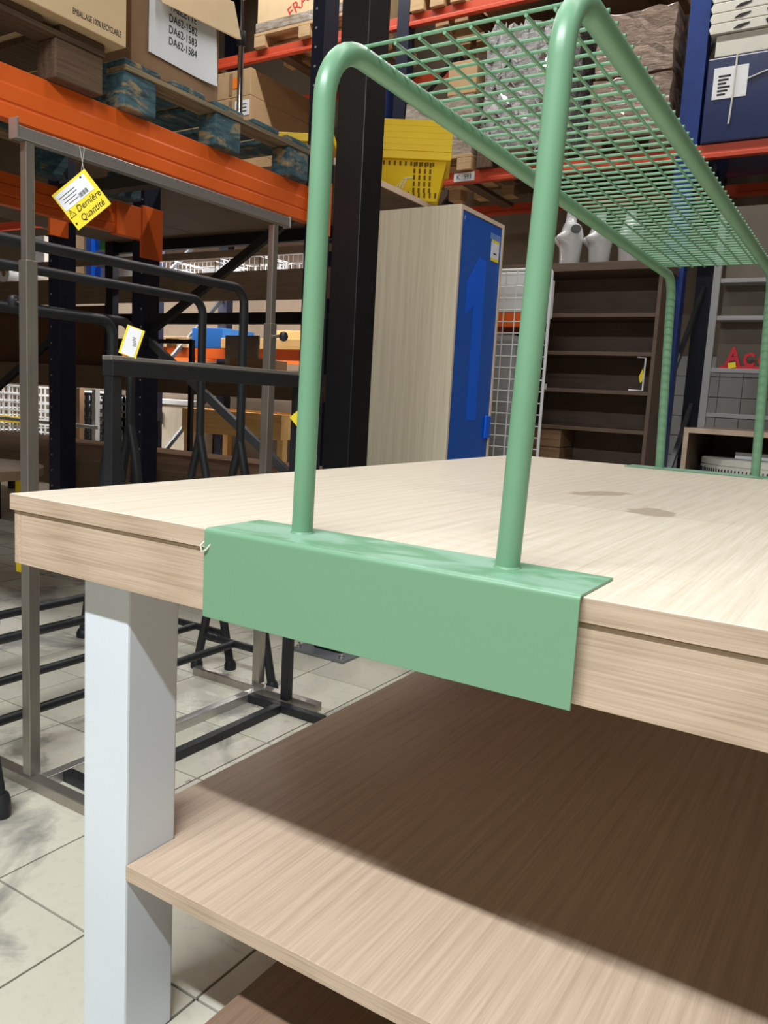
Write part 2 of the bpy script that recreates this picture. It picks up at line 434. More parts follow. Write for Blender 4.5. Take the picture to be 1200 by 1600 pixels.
# ------------------------------------------------------------------ the green clamp-on rack
rack = thing('mesh_rack', 'sage green tubular rack with wire mesh shelf clamped over the oak table', 'rack', (0.665, 0.979, 0.9))
PA, PB = 0.4212, 0.9086
def plate(sgn):
    t = 0.0028; rr = 0.006
    prof = [(0.0962, 0.0003), (0.0962, 0.0003 + t)]
    prof += [(rr - 0.004 + rr * math.cos(a) - rr, 0.0003 + t - rr + rr * math.sin(a)) for a in [R(90 + 15*i) for i in range(7)]]
    y_out = prof[-1][0]
    prof += [(y_out, -0.1116), (y_out + t, -0.1116), (y_out + t, -0.006), (y_out + t + 0.003, 0.0003)]
    poly = [((y if sgn > 0 else TD - y), 0.9 + z) for y, z in prof]
    b = B().prism(poly, PA, PB, 'YZ')
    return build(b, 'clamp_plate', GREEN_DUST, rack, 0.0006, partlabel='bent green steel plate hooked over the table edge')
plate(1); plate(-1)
r = 0.0134; br = 0.075; ZT = 1.491
def frame_tube(xb, xf, xr):
    y0, y1 = 0.0587, TD - 0.0587
    def X(y): return xf + (xr - xf) * (y - y0) / (y1 - y0)
    p = [(xb, y0, 0.903), (xb + (xf - xb) * 0.5, y0, 1.16), (xf, y0, ZT - br)]
    p += [(X(q.y), q.y, q.z) for q in arc((xf, y0 + br, ZT - br), br, math.pi, math.pi/2, 10, (0, 1, 0), (0, 0, 1))[1:]]
    p += [(X(y), y, ZT) for y in (0.6, 1.0, 1.4)]
    p += [(X(q.y), q.y, q.z) for q in arc((xf, y1 - br, ZT - br), br, math.pi/2, 0, 10, (0, 1, 0), (0, 0, 1))]
    p += [(xb + (xr - xb) * 0.5, y1, 1.16), (xb, y1, 0.903)]
    o = build(B().tube(p, r, 24), 'frame_tube', GREEN, rack)
    for y in (y0, y1):
        build(B().lathe([(r + 0.002, 0.9032), (r + 0.001, 0.9045), (r, 0.9055)], 24, (xb, y, 0)), 'weld_bead', GREEN, o)
    return X
X1 = frame_tube(0.523, 0.5295, 0.505)
X2 = frame_tube(0.804, 0.8185, 0.787)
ZM = ZT + r + 0.0023
ys = [0.140 + 0.0335 * i for i in range(50)]
for y in ys:
    build(B().tube([(X1(y) - 0.004, y, ZM), (X2(y) + 0.008, y, ZM)], 0.0023, 8), 'cross_wire', GREEN, rack)
for k in range(7):
    t_ = 0.045 + 0.0338 * k
    build(B().tube([(X1(ys[0]) + t_, ys[0] - 0.003, ZM - 0.0044), (X1(ys[-1]) + t_, ys[-1] + 0.003, ZM - 0.0044)], 0.0022, 8), 'long_wire', GREEN, rack)
hk = [(0.4195, -0.006, 0.886), (0.4175, -0.012, 0.880), (0.421, -0.0135, 0.873), (0.427, -0.012, 0.876), (0.4315, -0.009, 0.883), (0.4335, -0.007, 0.890)]
build(B().tube(hk, 0.0013, 8), 'wire_hook', WHITE_PLASTIC, rack, partlabel='small pale wire hook on the plate corner')

# ------------------------------------------------------------------ stainless garment frame with the yellow tag
ss = thing('garment_stand', 'brushed steel telescopic garment frame with a flat top bar beside the oak table', 'frame', (-0.70, 0.96, 0))
def post(y, zs, zt):
    build(B().box(-0.716, -0.684, y - 0.016, y + 0.016, 0.03, zs), 'post', STEEL, ss, 0.002)
    build(B().box(-0.712, -0.688, y - 0.012, y + 0.012, zs - 0.02, zt), 'inner_post', STEEL, ss, 0.002)
post(0.51, 1.361, 1.636); post(1.423, 1.305, 1.628)
build(B().box(-0.714, -0.686, 0.478, 1.49, 1.636, 1.664), 'top_bar', STEEL_Y, ss, 0.001)
build(B().box(-0.716, -0.684, 0.472, 0.478, 1.634, 1.682), 'end_stop', STEEL_Y, ss, 0.001)
build(B().box(-0.716, -0.684, 1.49, 1.496, 1.632, 1.668), 'end_stop', STEEL_Y, ss, 0.001)
build(B().box(-0.99, -0.41, 0.488, 0.522, 0.0, 0.03), 'foot_bar', STEEL, ss, 0.002)
build(B().box(-0.99, -0.41, 1.385, 1.42, 0.0, 0.03), 'foot_bar', STEEL, ss, 0.002)
build(B().box(-0.68, -0.648, 0.522, 1.385, 0.0, 0.03), 'base_bar', STEEL_Y, ss, 0.002)
for (y, z, sx) in ((1.423, 1.262, 1), (0.51, 1.265, -1)):
    k = build(B().tube([(-0.70 + sx*0.016, y, z), (-0.70 + sx*0.05, y, z)], 0.006, 10), 'clamp_screw', CHROME, ss)
    build(B().lathe([(0.004, -0.016), (0.012, -0.012), (0.016, 0), (0.012, 0.012), (0.004, 0.016)], 14, (-0.70 + sx*0.06, y, z)), 'knob', BLACK, k)

def card_basis(rz, tilt):
    # card facing the room: right/up vectors for a card turned rz about vertical and tilted in its own plane
    right = Vector((math.cos(rz), math.sin(rz), 0)); up = Vector((0, 0, 1))
    r_ = right * math.cos(tilt) + up * math.sin(tilt); u_ = up * math.cos(tilt) - right * math.sin(tilt)
    return r_, u_
def card(name, c, w_, h_, rz, tilt, mat, parent, thick=0.0012, fwd=0.0, label=None, cat=None, plabel=None):
    r_, u_ = card_basis(rz, tilt); n = r_.cross(u_)
    c = Vector(c) + n * fwd
    vs = []
    for d in (-thick/2, thick/2):
        for a, b_ in ((-1,-1),(1,-1),(1,1),(-1,1)): vs.append(c + r_*(a*w_/2) + u_*(b_*h_/2) + n*d)
    bb = B().add(vs, [(3,2,1,0),(4,5,6,7),(0,1,5,4),(1,2,6,5),(2,3,7,6),(3,0,4,7)])
    return build(bb, name, mat, parent, label=label, cat=cat, partlabel=plabel)
tg = thing('price_tag', 'yellow square card tag handwritten in black, hanging from the steel top bar', 'tag', (-0.675, 0.642, 1.46))
rz, tl = R(32), R(40)
tc_ = Vector((-0.672, 0.642, 1.531))
card('card', tc_, 0.108, 0.106, rz, tl, YELLOW_CARD, tg)
r_, u_ = card_basis(rz, tl); n_ = r_.cross(u_)
card('label_sticker', tc_ + u_*0.0235 + r_*(-0.003), 0.094, 0.046, rz, tl, PAPER, tg, 0.0006, 0.0011)
for i in range(4):
    card('printed_line', tc_ + u_*(0.034 - 0.008*i) + r_*(-0.02 + 0.004*(i % 2)), 0.05 - 0.006*i, 0.0016, rz, tl, INK, tg, 0.0003, 0.0017)
for i in range(9):
    card('barcode_line', tc_ + u_*0.010 + r_*(0.003 + 0.003*i), 0.0012 + 0.0006*(i % 3), 0.011, rz, tl, INK, tg, 0.0003, 0.0017)
text('Dernière', 0.024, tc_ + u_*(-0.013) + r_*0.012 + n_*0.0012, r_, u_, 'handwriting', INK, tg, 0.0003, shear=0.25, sx=0.85)
text('Quantité', 0.024, tc_ + u_*(-0.037) + r_*0.006 + n_*0.0012, r_, u_, 'handwriting', INK, tg, 0.0003, shear=0.25, sx=0.85)
tri = tc_ + r_*(-0.041) + u_*(-0.012) + n_*0.0012
for a, b_ in (((-0.009, -0.008), (0.009, -0.008)), ((0.009, -0.008), (0, 0.010)), ((0, 0.010), (-0.009, -0.008)), ((0, 0.004), (0, -0.002)), ((0, -0.0045), (0, -0.006))):
    build(B().bar(tri + r_*a[0] + u_*a[1], tri + r_*b_[0] + u_*b_[1], 0.0012, 0.0006, n_), 'warning_sign', INK, tg)
for a, b_ in ((0.033, 0.043), (-0.047, -0.038)):
    q = tc_ + r_*a + u_*b_
    build(B().tube([q + n_*0.0012, q + n_*0.0020], 0.0026, 10), 'punched_hole', INK, tg)
top = tc_ + r_*0.05 + u_*0.05
build(B().tube([top, (-0.684, 0.645, 1.663)], 0.0005, 5), 'thread', WHITE_PLASTIC, tg)
build(B().tube([tc_ + r_*0.033 + u_*0.043, (-0.684, 0.66, 1.663)], 0.0005, 5), 'thread', WHITE_PLASTIC, tg)

# ------------------------------------------------------------------ low black frame
bf = thing('square_tube_stand', 'low matt black square-tube stand between the oak table and steel frame', 'frame', (-0.52, 0.98, 0))
for y in (0.62, 1.362):
    build(B().box(-0.535, -0.505, y - 0.015, y + 0.015, 0.028, 1.115), 'post', BLACK, bf, 0.002)
    build(B().box(-0.682, -0.33, y - 0.052, y - 0.022, 0.0, 0.028), 'foot_bar', BLACK, bf, 0.002)
build(B().box(-0.538, -0.502, 0.60, 1.385, 1.132, 1.143), 'top_bar', STEEL_Y, bf, 0.002)  # paler steel strip imitating the lit top face of the black rail
build(B().box(-0.54, -0.50, 0.602, 1.385, 1.094, 1.1315), 'top_rail', BLACK, bf, 0.002)
build(B().box(-0.53, -0.50, 0.60, 1.31, 0.0, 0.028), 'base_bar', BLACK, bf, 0.002)
t2 = thing('small_tag', 'small white and yellow paper tag standing on the black frame top bar', 'tag', (-0.52, 0.66, 1.143))
c2 = Vector((-0.51, 0.668, 1.181))
card('card', c2, 0.046, 0.074, R(32), R(-18), YELLOW_CARD, t2)
card('label_sticker', c2, 0.035, 0.070, R(32), R(-18), PAPER, t2, 0.0006, 0.0011)
for i in range(6): card('barcode_line', c2 + Vector((0.006, 0.004, -0.010 + 0.004*i)), 0.008, 0.0016, R(32), R(-18), INK, t2, 0.0003, 0.0017)

# ------------------------------------------------------------------ black garment rails with forked feet
def rail(x, y1, zt, rr, length, fs, label, zf=0.86):
    y0 = y1 - length
    t = thing('garment_rail', label, 'clothes rail', (x, (y0 + y1)/2, 0), group='black garment rails beside the table')
    bb = 0.055
    p = [(x, y0, zf), (x, y0, zt - bb)] + arc((x, y0 + bb, zt - bb), bb, math.pi, math.pi/2, 8, (0,1,0), (0,0,1))[1:]
    p += arc((x, y1 - bb, zt - bb), bb, math.pi/2, 0, 8, (0,1,0), (0,0,1)) + [(x, y1, zf)]
    build(B().tube(p, rr, 16), 'rail_tube', BLACK, t)
    for y in (y0, y1):
        for s_ in (-1, 1):
            q = [(x, y, zf + 0.03), (x + s_*0.010, y, zf - 0.01), (x + s_*0.034, y, zf - 0.10), (x + s_*fs*0.56, y, 0.42), (x + s_*fs*0.78, y, 0.19), (x + s_*fs, y, 0.012)]
            lg = build(B().tube(q, rr*1.05, 12), 'foot_leg', BLACK, t)
            build(B().lathe([(rr*1.5, 0.0), (rr*1.5, 0.02), (rr*1.1, 0.035)], 14, (x + s_*fs, y, 0)), 'foot_cap', BLACK, lg)
        build(B().tube([(x - fs*0.78, y, 0.135), (x + fs*0.78, y, 0.135)], rr*0.9, 12), 'foot_crossbar', BLACK, t)
    build(B().tube([(x, y0, 0.135), (x, y1, 0.135)], rr*0.9, 12), 'stretcher', BLACK, t)
rail(-0.85, 1.455, 1.427, 0.0155, 1.7, 0.19, 'thick matt black garment rail nearest the steel frame, tallest in front')
rail(-1.12, 1.525, 1.402, 0.0155, 1.7, 0.19, 'matt black garment rail, second behind the steel frame')
rail(-1.50, 1.42, 1.315, 0.020, 1.5, 0.17, 'black garment rail under the orange beam, third from the table')
rail(-1.78, 1.75, 1.345, 0.020, 1.5, 0.17, 'black garment rail deepest under the orange beam')
ft = thing('stand_foot', 'black tapered stand leg with rubber foot at the left picture edge', 'stand', (-0.63, 0.36, 0))
build(B().tube([(-0.612, 0.366, 0.02), (-0.66, 0.355, 0.30), (-0.74, 0.345, 0.6)], 0.016, 14, 0.013), 'leg', BLACK, ft)
build(B().lathe([(0.022, 0.0), (0.024, 0.02), (0.022, 0.045), (0.017, 0.06)], 16, (-0.612, 0.366, 0)), 'rubber_foot', BLACK, ft)
for q in ((-0.98, 0.30), (-0.80, 0.02)):
    lg = build(B().tube([(q[0], q[1], 0.02), (-0.76, 0.342, 0.6)], 0.016, 14, 0.013), 'leg', BLACK, ft)
    build(B().lathe([(0.022, 0.0), (0.024, 0.02), (0.022, 0.045), (0.017, 0.06)], 16, (q[0], q[1], 0)), 'rubber_foot', BLACK, ft)
build(B().box(-0.80, -0.72, 0.29, 0.39, 0.595, 0.615), 'top_plate', BLACK, ft)

# ------------------------------------------------------------------ black steel column
col = thing('steel_column', 'tall black box-section steel column bolted to the floor behind the oak table', 'column', (-0.765, 2.0, 0))
build(B().box(-0.83, -0.70, 1.93, 2.07, 0.012, 6.5), 'shaft', BLACK_GLOSS, col, 0.004)
build(B().box(-0.90, -0.63, 1.86, 2.14, 0, 0.012), 'base_plate', plain('grey_base_plate', srgb(122, 124, 128), 0.5, 0.3), col, 0.002)
for x in (-0.875, -0.655):
    for y in (1.885, 2.115):
        build(B().lathe([(0.011, 0.012), (0.011, 0.022), (0.006, 0.022), (0.006, 0.034)], 8, (x, y, 0)), 'bolt', CHROME, col)

# ------------------------------------------------------------------ orange pallet rack along the left aisle
pr = thing('pallet_rack', 'orange and navy pallet rack loaded with pallets along the left aisle', 'rack', (-2.0, 1.6, 0))
def upright(parent, x0, x1, y0, y1, z1, mat, side='X', hole_discs=(0, 0), bolt=None):
    o = build(B().box(x0, x1, y0, y1, 0.008, z1), 'upright', mat, parent, 0.003)
    build(B().box(x0 - 0.03, x1 + 0.03, y0 - 0.03, y1 + 0.03, 0, 0.008), 'foot_plate', mat, o)
    return o
def hole_discs(parent, x, y, z0, z1, step, r_=0.006, nrm='-Y'):  # solid pale discs stand in for light seen through open holes
    b = B()
    z = z0
    while z < z1:
        if nrm == '-Y': b.tube([(x, y, z), (x, y - 0.0015, z)], r_, 8)
        else: b.tube([(x, y, z), (x + 0.0015, y, z)], r_, 8)
        z += step
    build(b, 'pale_slot_discs', GREY_SHELF, parent)
uB = upright(pr, -1.42, -1.345, 2.50, 2.61, 5.4, NAVY); hole_discs(uB, -1.395, 2.50, 1.0, 3.4, 0.085)
uA = upright(pr, -2.655, -2.56, 2.50, 2.62, 5.4, NAVY); hole_discs(uA, -2.575, 2.50, 0.2, 2.6, 0.1)
uC = upright(pr, -3.42, -3.31, 2.50, 2.62, 5.4, NAVY); hole_discs(uC, -3.39, 2.50, 0.2, 2.6, 0.1)
def beam_y(x, y0, y1, z0, z1, mat, parent, face=1):
    t_ = 0.05; h = z1 - z0
    # stepped beam profile: proud lower lip, shallow groove
    prof = [(0, z0), (0, z0 + 0.26*h), (-0.004, z0 + 0.28*h), (-0.004, z0 + 0.31*h), (0, z0 + 0.33*h), (0.0, z0 + 0.62*h), (-0.006, z0 + 0.66*h), (-0.006, z1), (-t_, z1), (-t_, z0)]
    o = build(B().prism([(x + face*a, z) for a, z in prof], y0, y1, 'XZ'), 'beam', mat, parent, 0.0015)
    return o
bfm = beam_y(-1.372, -0.75, 2.50, 1.893, 2.058, ORANGE, pr)
build(B().box(-1.345, -1.336, 2.46, 2.60, 1.85, 2.10), 'beam_connector', ORANGE, bfm)
brm = beam_y(-2.56, -0.75, 2.498, 1.885, 2.035, ORANGE, pr)
build(B().box(-2.60, -2.545, 2.30, 2.498, 1.875, 2.045), 'beam_sleeve', ORANGE, brm, 0.002)
build(B().box(-2.56, -2.54, 2.47, 2.62, 1.78, 2.06), 'beam_connector', ORANGE, brm, 0.002)
build(B().box(-3.31, -3.29, 2.42, 2.55, 1.935, 2.05), 'beam_connector', ORANGE, uC, 0.002)
for a, b_ in (((-1.42, 2.56, 2.02), (-2.58, 2.56, 1.37)), ((-2.58, 2.56, 1.33), (-1.42, 2.56, 0.60)), ((-3.33, 2.56, 1.40), (-4.2, 2.56, 0.92)), ((-1.42, 2.56, 3.5), (-2.58, 2.56, 2.9))):
    build(B().bar(a, b_, 0.03, 0.045), 'brace', GREY_BRACE if a[2] < 1.35 else BLACK, pr, 0.002)
for y in (0.85, 1.95):
    build(B().box(-3.30, -1.43, y, y + 0.07, 1.99, 2.05), 'deck_support', plain('dark_steel', srgb(70, 68, 66), 0.5, 0.4), pr)

# deck behind the rack post, carrying the yellow baskets
dk = thing('deck_board', 'wide brown chipboard deck above the far aisle holding yellow baskets', 'shelf', (-2.6, 3.2, 2.2))
for i in range(3):
    build(B().box(-4.45 + 1.03*i, -3.43 + 1.03*i, 2.64, 3.82, 2.20, 2.235), 'deck_panel', BROWN_BOARD, dk)
build(B().box(-4.45, -1.372, 3.82, 3.87, 2.12, 2.235), 'edge_beam', BLACK, dk)
build(B().box(-1.372, -1.36, 2.64, 3.87, 2.205, 2.235), 'front_edge', CAB_EDGE, dk)
build(B().box(-1.40, -1.372, 2.64, 2.66, 2.10, 2.2), 'bracket', BLACK, dk)
for x, y, z in ((-1.46, 3.80, 0), (-4.40, 3.80, 0.551)):
    build(B().box(x - 0.04, x + 0.04, y - 0.04, y + 0.02, z, 2.2), 'post', NAVY, dk)

# pallets ---------------------------------------------------------------
def pallet(name, label, x1, y0, y1, z0, depth, mat, group=None, bh=0.115, boards=5, blockw=0.15, jit=0.0, smat=None):
    x0 = x1 - depth
    t = thing(name, label, 'pallet', ((x0 + x1)/2, (y0 + y1)/2, z0), group=group)
    bl = [y0, (y0 + y1)/2 - blockw/2, y1 - blockw]
    for yy in bl:
        for xx in (x1 - 0.10, (x0 + x1)/2 - 0.05, x0):
            d = random.uniform(-jit, jit)
            build(B().box(xx, xx + 0.10, yy + d, yy + blockw + d, z0, z0 + bh), 'block', mat, t, 0.006)
    for xx in (x1 - 0.10, (x0 + x1)/2 - 0.05, x0):
        build(B().box(xx, xx + 0.105, y0, y1, z0 + bh, z0 + bh + 0.02), 'stringer', smat or mat, t, 0.003)
    wd = (y1 - y0) / (boards + (boards - 1) * 0.35)
    for i in range(boards):
        ya = y0 + i * wd * 1.35
        build(B().box(x0 - random.uniform(0, jit), x1 + random.uniform(-0.002, jit), ya, ya + wd, z0 + bh + 0.02, z0 + bh + 0.043), 'deck_slat', mat, t, 0.004)
    return t
pallet('pallet', 'worn teal blue wooden pallet on the orange beam', -1.335, 1.33, 2.41, 2.0585, 1.24, TEAL, jit=0.006, bh=0.125, smat=wood('worn_stringer', srgb(84, 82, 72), srgb(172, 148, 112), 'Y', 0.85, 0.5))
pallet('pallet', 'dark brown weathered pallet at the left end of the orange beam', -1.325, 0.10, 1.235, 2.0585, 1.24, BROWN_PALLET, jit=0.008, bh=0.125, blockw=0.19)
# cartons on them
cb = thing('carton', 'large pale carton reading EMBALLAGE 100% RECYCLABLE on the brown pallet', 'box', (-1.7, 0.75, 2.228))
build(B().box(-2.5, -1.275, 0.15, 1.285, 2.228, 2.95), 'carton_body', CARD_LIGHT, cb, 0.003)
text('EMBALLAGE 100% RECYCLABLE', 0.027, (-1.2745, 1.165, 2.262), (0, 1, 0), (0, 0, 1), 'printed_text', INK, cb, 0.0003, sx=0.52)
c3 = thing('carton', 'brown carton on the teal pallet with a white TABLETTE sheet', 'box', (-1.7, 1.9, 2.228))
build(B().box(-2.45, -1.385, 1.40, 1.85, 2.228, 2.70), 'carton_body', CARD_DARK, c3, 0.003)
fl = B(); fl.add([(-1.380, 1.50, 2.60), (-1.380, 1.925, 2.66), (-1.335, 1.925, 2.508), (-1.335, 1.90, 2.50), (-1.335, 1.50, 2.475)], [(0, 4, 3, 2, 1)])
fl.add([(p.x - 0.003, p.y, p.z) for p in list(fl.v)], [(0, 1, 2, 3, 4)])
for i in range(5): fl.f.append((i, (i+1) % 5, 5 + (i+1) % 5, 5 + i)); fl.sm.append(False)
build(fl, 'carton_flap', CARD_LIGHT, c3)
# the printed sheet, slightly curled at its lower right corner
sh_ = thing('printed_sheet', 'white sheet reading TABLETTE with three DA62 codes taped to the carton', 'paper', (-1.38, 1.66, 2.30))
nb = 10; pb = B(); vs = []; fs = []
for i in range(nb + 1):
    for j in range(nb + 1):
        u, v = i/nb, j/nb
        curl = 0.018 * max(0, u - 0.6) ** 2 / 0.16 * (1 - v) + 0.003
        vs.append((-1.381 + curl, 1.475 + u*0.345, 2.305 + v*0.30 - 0.012*u*(1-v)))
for i in range(nb):
    for j in range(nb): fs.append((i*(nb+1)+j, (i+1)*(nb+1)+j, (i+1)*(nb+1)+j+1, i*(nb+1)+j+1))
pb.add(vs, fs, True); k = len(vs)
pb.add([(x - 0.0008, y, z) for x, y, z in vs], [f[::-1] for f in fs], True)
build(pb, 'sheet', PAPER, sh_)
for i, s_ in enumerate(('TABLETTE', 'DA62-1582', 'DA62-1583', 'DA62-1584')):
    text(s_, 0.040, (-1.3765, 1.645, 2.500 - 0.0405*i), (0, 1, 0), (0, 0, 1), 'printed_text', INK, sh_, 0.0003, sx=0.78)
rod = thing('prop_rod', 'slim steel prop rod with black collar and eyelet standing on the teal pallet', 'rod', (-1.5, 2.1, 2.228))
build(B().tube([(-1.5, 2.105, 2.228), (-1.5, 2.103, 2.60)], 0.013, 14), 'lower_tube', CHROME, rod)
build(B().tube([(-1.5, 2.103, 2.58), (-1.5, 2.10, 2.76)], 0.008, 12), 'upper_rod', CHROME, rod)
build(B().lathe([(0.019, 2.575), (0.021, 2.58), (0.021, 2.63), (0.019, 2.635)], 16, (-1.5, 2.1025, 0)), 'collar', BLACK, rod)
build(B().tube(arc((-1.5, 2.10, 2.775), 0.014, 0, 2*math.pi, 14, (0.5, 0.86, 0), (0, 0, 1)), 0.004, 8), 'eyelet', CHROME, rod)

# ------------------------------------------------------------------ cabinet with the blue door
cab = thing('locker_cabinet', 'tall pale wood cabinet with blue door marked 1 behind the oak table', 'cabinet', (-0.95, 3.03, 0))
cx0, cx1, cy0, cy1, cz = -1.24, -0.71, 2.784, 3.28, 2.0
build(B().box(cx0, cx1, cy0, cy0 + 0.02, 0, cz), 'side_panel', CAB_WOOD, cab, 0.001)
build(B().box(cx0, cx1, cy1 - 0.02, cy1, 0, cz), 'side_panel', CAB_WOOD, cab, 0.001)
build(B().box(cx0, cx1, cy0 + 0.02, cy1 - 0.02, cz - 0.02, cz), 'top_panel', CAB_EDGE, cab)
build(B().box(cx0, cx0 + 0.01, cy0 + 0.02, cy1 - 0.02, 0.05, cz - 0.02), 'back_panel', CAB_WOOD, cab)
build(B().box(cx0, cx1 - 0.03, cy0 + 0.02, cy1 - 0.02, 0.0, 0.05), 'bottom_panel', CAB_WOOD, cab)
build(B().box(cx1 - 0.001, cx1 + 0.0012, cy0 + 0.0005, cy0 + 0.017, 0.001, cz - 0.001), 'edge_strip', CAB_EDGE, cab)
build(B().box(cx1 - 0.001, cx1 + 0.0012, cy1 - 0.017, cy1 - 0.0005, 0.001, cz - 0.001), 'edge_strip', CAB_EDGE, cab)
dr = build(B().box(cx1 - 0.022, cx1 - 0.003, cy0 + 0.022, cy1 - 0.022, 0.052, cz - 0.024), 'door', BLUE_DOOR, cab, 0.001, partlabel='glossy blue laminate door with tiny dots')
X_ = cx1 - 0.0025
one = [(2.985, 0.985), (3.095, 0.985), (3.095, 1.79), (3.02, 1.79), (2.90, 1.66), (2.90, 1.50), (2.985, 1.555)]
build(B().prism([(y, z) for y, z in one], X_, X_ + 0.0015, 'YZ'), 'number_one', BLUE_BRIGHT, dr, 0.0, partlabel='large bright blue number 1')
build(B().box(X_, X_ + 0.0012, 3.14, 3.235, 1.80, 1.905), 'price_label', PAPER, dr)
build(B().box(X_, X_ + 0.0016, 3.14, 3.235, 1.80, 1.815), 'label_stripe', YELLOW_CARD, dr)
build(B().box(X_, X_ + 0.0016, 3.14, 3.235, 1.895, 1.905), 'label_stripe', YELLOW_CARD, dr)
build(B().box(X_ + 0.0012, X_ + 0.0018, 3.17, 3.205, 1.835, 1.842), 'label_print', INK, dr)
build(B().box(X_, X_ + 0.001, 3.125, 3.245, 1.905, 1.935), 'label_tape', plain('pale_blue_tape', srgb(110, 150, 214), 0.4), dr)
build(B().box(X_, X_ + 0.014, 3.20, 3.262, 0.89, 1.01), 'latch', BLUE_BRIGHT, dr, 0.006)
text('1', 0.03, (X_ + 0.0006, 2.83, 1.945), (0, 1, 0), (0, 0, 1), 'small_numeral', PAPER, dr, 0.0003)

# ------------------------------------------------------------------ yellow baskets on the deck
def basket(label, loc, rz, n=2, w_=0.62, d=0.36, group='yellow shopping baskets on the deck'):
    t = thing('shopping_basket', label, 'basket', loc, rz, group, True)
    h = 0.235; ta = 0.05
    b = B()
    vs = []
    for z, k in ((0, 1), (h, 0)):
        for sx, sy in ((-1,-1),(1,-1),(1,1),(-1,1)): vs.append((sx*(w_/2 - k*ta), sy*(d/2 - k*ta), z))
    b.add(vs, [(3,2,1,0),(0,1,5,4),(1,2,6,5),(2,3,7,6),(3,0,4,7)])
    b.add([(x*0.97, y*0.97, z + 0.004) for x, y, z in vs], [(0,1,2,3),(4,5,1,0),(5,6,2,1),(6,7,3,2),(7,4,0,3)])
    build(b, 'body', YELLOW, t)
    b = B()
    b.box(-w_/2 - 0.02, w_/2 + 0.02, -d/2 - 0.02, -d/2 + 0.006, h - 0.02, h + 0.025).box(-w_/2 - 0.02, w_/2 + 0.02, d/2 - 0.006, d/2 + 0.02, h - 0.02, h + 0.025)
    b.box(-w_/2 - 0.02, -w_/2 + 0.006, -d/2, d/2, h - 0.02, h + 0.025).box(w_/2 - 0.006, w_/2 + 0.02, -d/2, d/2, h - 0.02, h + 0.025)
    build(b, 'rim', YELLOW, t, 0.004)
    if n > 1:   # a second basket nested inside shows only its deep rim
        b = B(); z0, z1 = h + 0.026, h + 0.20
        for k in range(5):
            za = z0 + k*0.034; 
            b.box(-w_/2 - 0.02, w_/2 + 0.02, -d/2 - 0.02, d/2 + 0.02, za, za + 0.0337)
        build(b, 'nested_rims', YELLOW, t, 0.0008)
    slot = plain('basket_slot', srgb(120, 92, 0), 0.7)
    def fy(z): return -(d/2 - ta*(1 - z/h)) - 0.0012
    k = 0
    b = B()
    for i in range(15): b.bar((-w_/2 + 0.09 + i*0.032, fy(h - 0.028), h - 0.028), (-w_/2 + 0.09 + i*0.032, fy(h - 0.05), h - 0.05), 0.011, 0.003, (0, -1, 0))
    for i in range(16): b.bar((-w_/2 + 0.08 + i*0.032, fy(0.045), 0.045), (-w_/2 + 0.08 + i*0.032, fy(0.018), 0.018), 0.011, 0.003, (0, -1, 0))
    for j in range(5):
        for i in range(4): b.bar((w_/2 - 0.19 + i*0.031, fy(0.205 - j*0.034), 0.205 - j*0.034), (w_/2 - 0.19 + i*0.031, fy(0.18 - j*0.034), 0.18 - j*0.034), 0.012, 0.003, (0, -1, 0))
    build(b, 'slots', slot, t, kind='stuff')
    lg = B()
    for i, (za, zb) in enumerate(((0.055, 0.085), (0.06, 0.105), (0.062, 0.115))): lg.bar((w_/2 - 0.30 + 0.022*i, fy(za) - 0.001, za), (w_/2 - 0.28 + 0.022*i, fy(zb) - 0.001, zb), 0.006, 0.002, (0, -1, 0))
    lg.bar((w_/2 - 0.255, fy(0.115) - 0.001, 0.115), (w_/2 - 0.20, fy(0.125) - 0.001, 0.125), 0.006, 0.002, (0, -1, 0))
    lg.bar((w_/2 - 0.30, fy(0.055) - 0.001, 0.055), (w_/2 - 0.325, fy(0.05) - 0.001, 0.05), 0.006, 0.002, (0, -1, 0))
    build(lg, 'white_print', PAPER, t)
    return t
basket('yellow shopping basket stack above the wooden cabinet', (-1.60, 3.585, 2.237), R(30))
basket('yellow shopping basket half hidden behind the black column', (-1.93, 3.12, 2.237), R(30), 1, 0.34)

# ------------------------------------------------------------------ back rack (runs along the back wall)
bk = thing('back_rack', 'tall pallet rack with red-orange beams against the back wall', 'rack', (-1.5, 5.5, 0))
for x0, x1, m in ((-5.35, -5.22, NAVY), (-2.55, -2.44, NAVY), (-0.305, -0.175, BLUE_RACK), (2.45, 2.58, BLUE_RACK)):
    for y0, y1, mm in ((5.0, 5.1, m), (6.0, 6.1, NAVY)):
        o = build(B().box(x0, x1, y0, y1, 0, 5.6), 'upright', mm, bk, 0.003)
    for z in (0.3, 1.2, 2.1, 3.3, 4.2):
        build(B().bar(((x0 + x1)/2, 5.1, z), ((x0 + x1)/2, 6.0, z + 0.85), 0.03, 0.04), 'brace', GREY_BRACE, bk)
def beam_x(y, x0, x1, z0, z1, mat):
    h = z1 - z0
    prof = [(y, z0), (y, z0 + 0.3*h), (y + 0.004, z0 + 0.33*h), (y + 0.004, z1), (y + 0.05, z1), (y + 0.05, z0)]
    return build(B().prism(prof, x0, x1, 'YZ'), 'beam', mat, bk, 0.0015)
for x0, x1 in ((-8.0, -5.35), (-5.22, -2.55), (-2.44, -0.305), (-0.175, 2.45)):
    for z in (2.73, 3.95):
        beam_x(5.0, x0, x1, z, z + 0.085, RED)
        bm_ = beam_x(6.03, x0, x1, z, z + 0.085, RED)
    for k in range(3):
        xx = x0 + (x1 - x0) * (0.2 + 0.3*k)
        for z in (2.815, 4.035): build(B().box(xx, xx + 0.1, 5.05, 6.08, z - 0.03, z), 'deck_slat', BROWN_PALLET, bk)
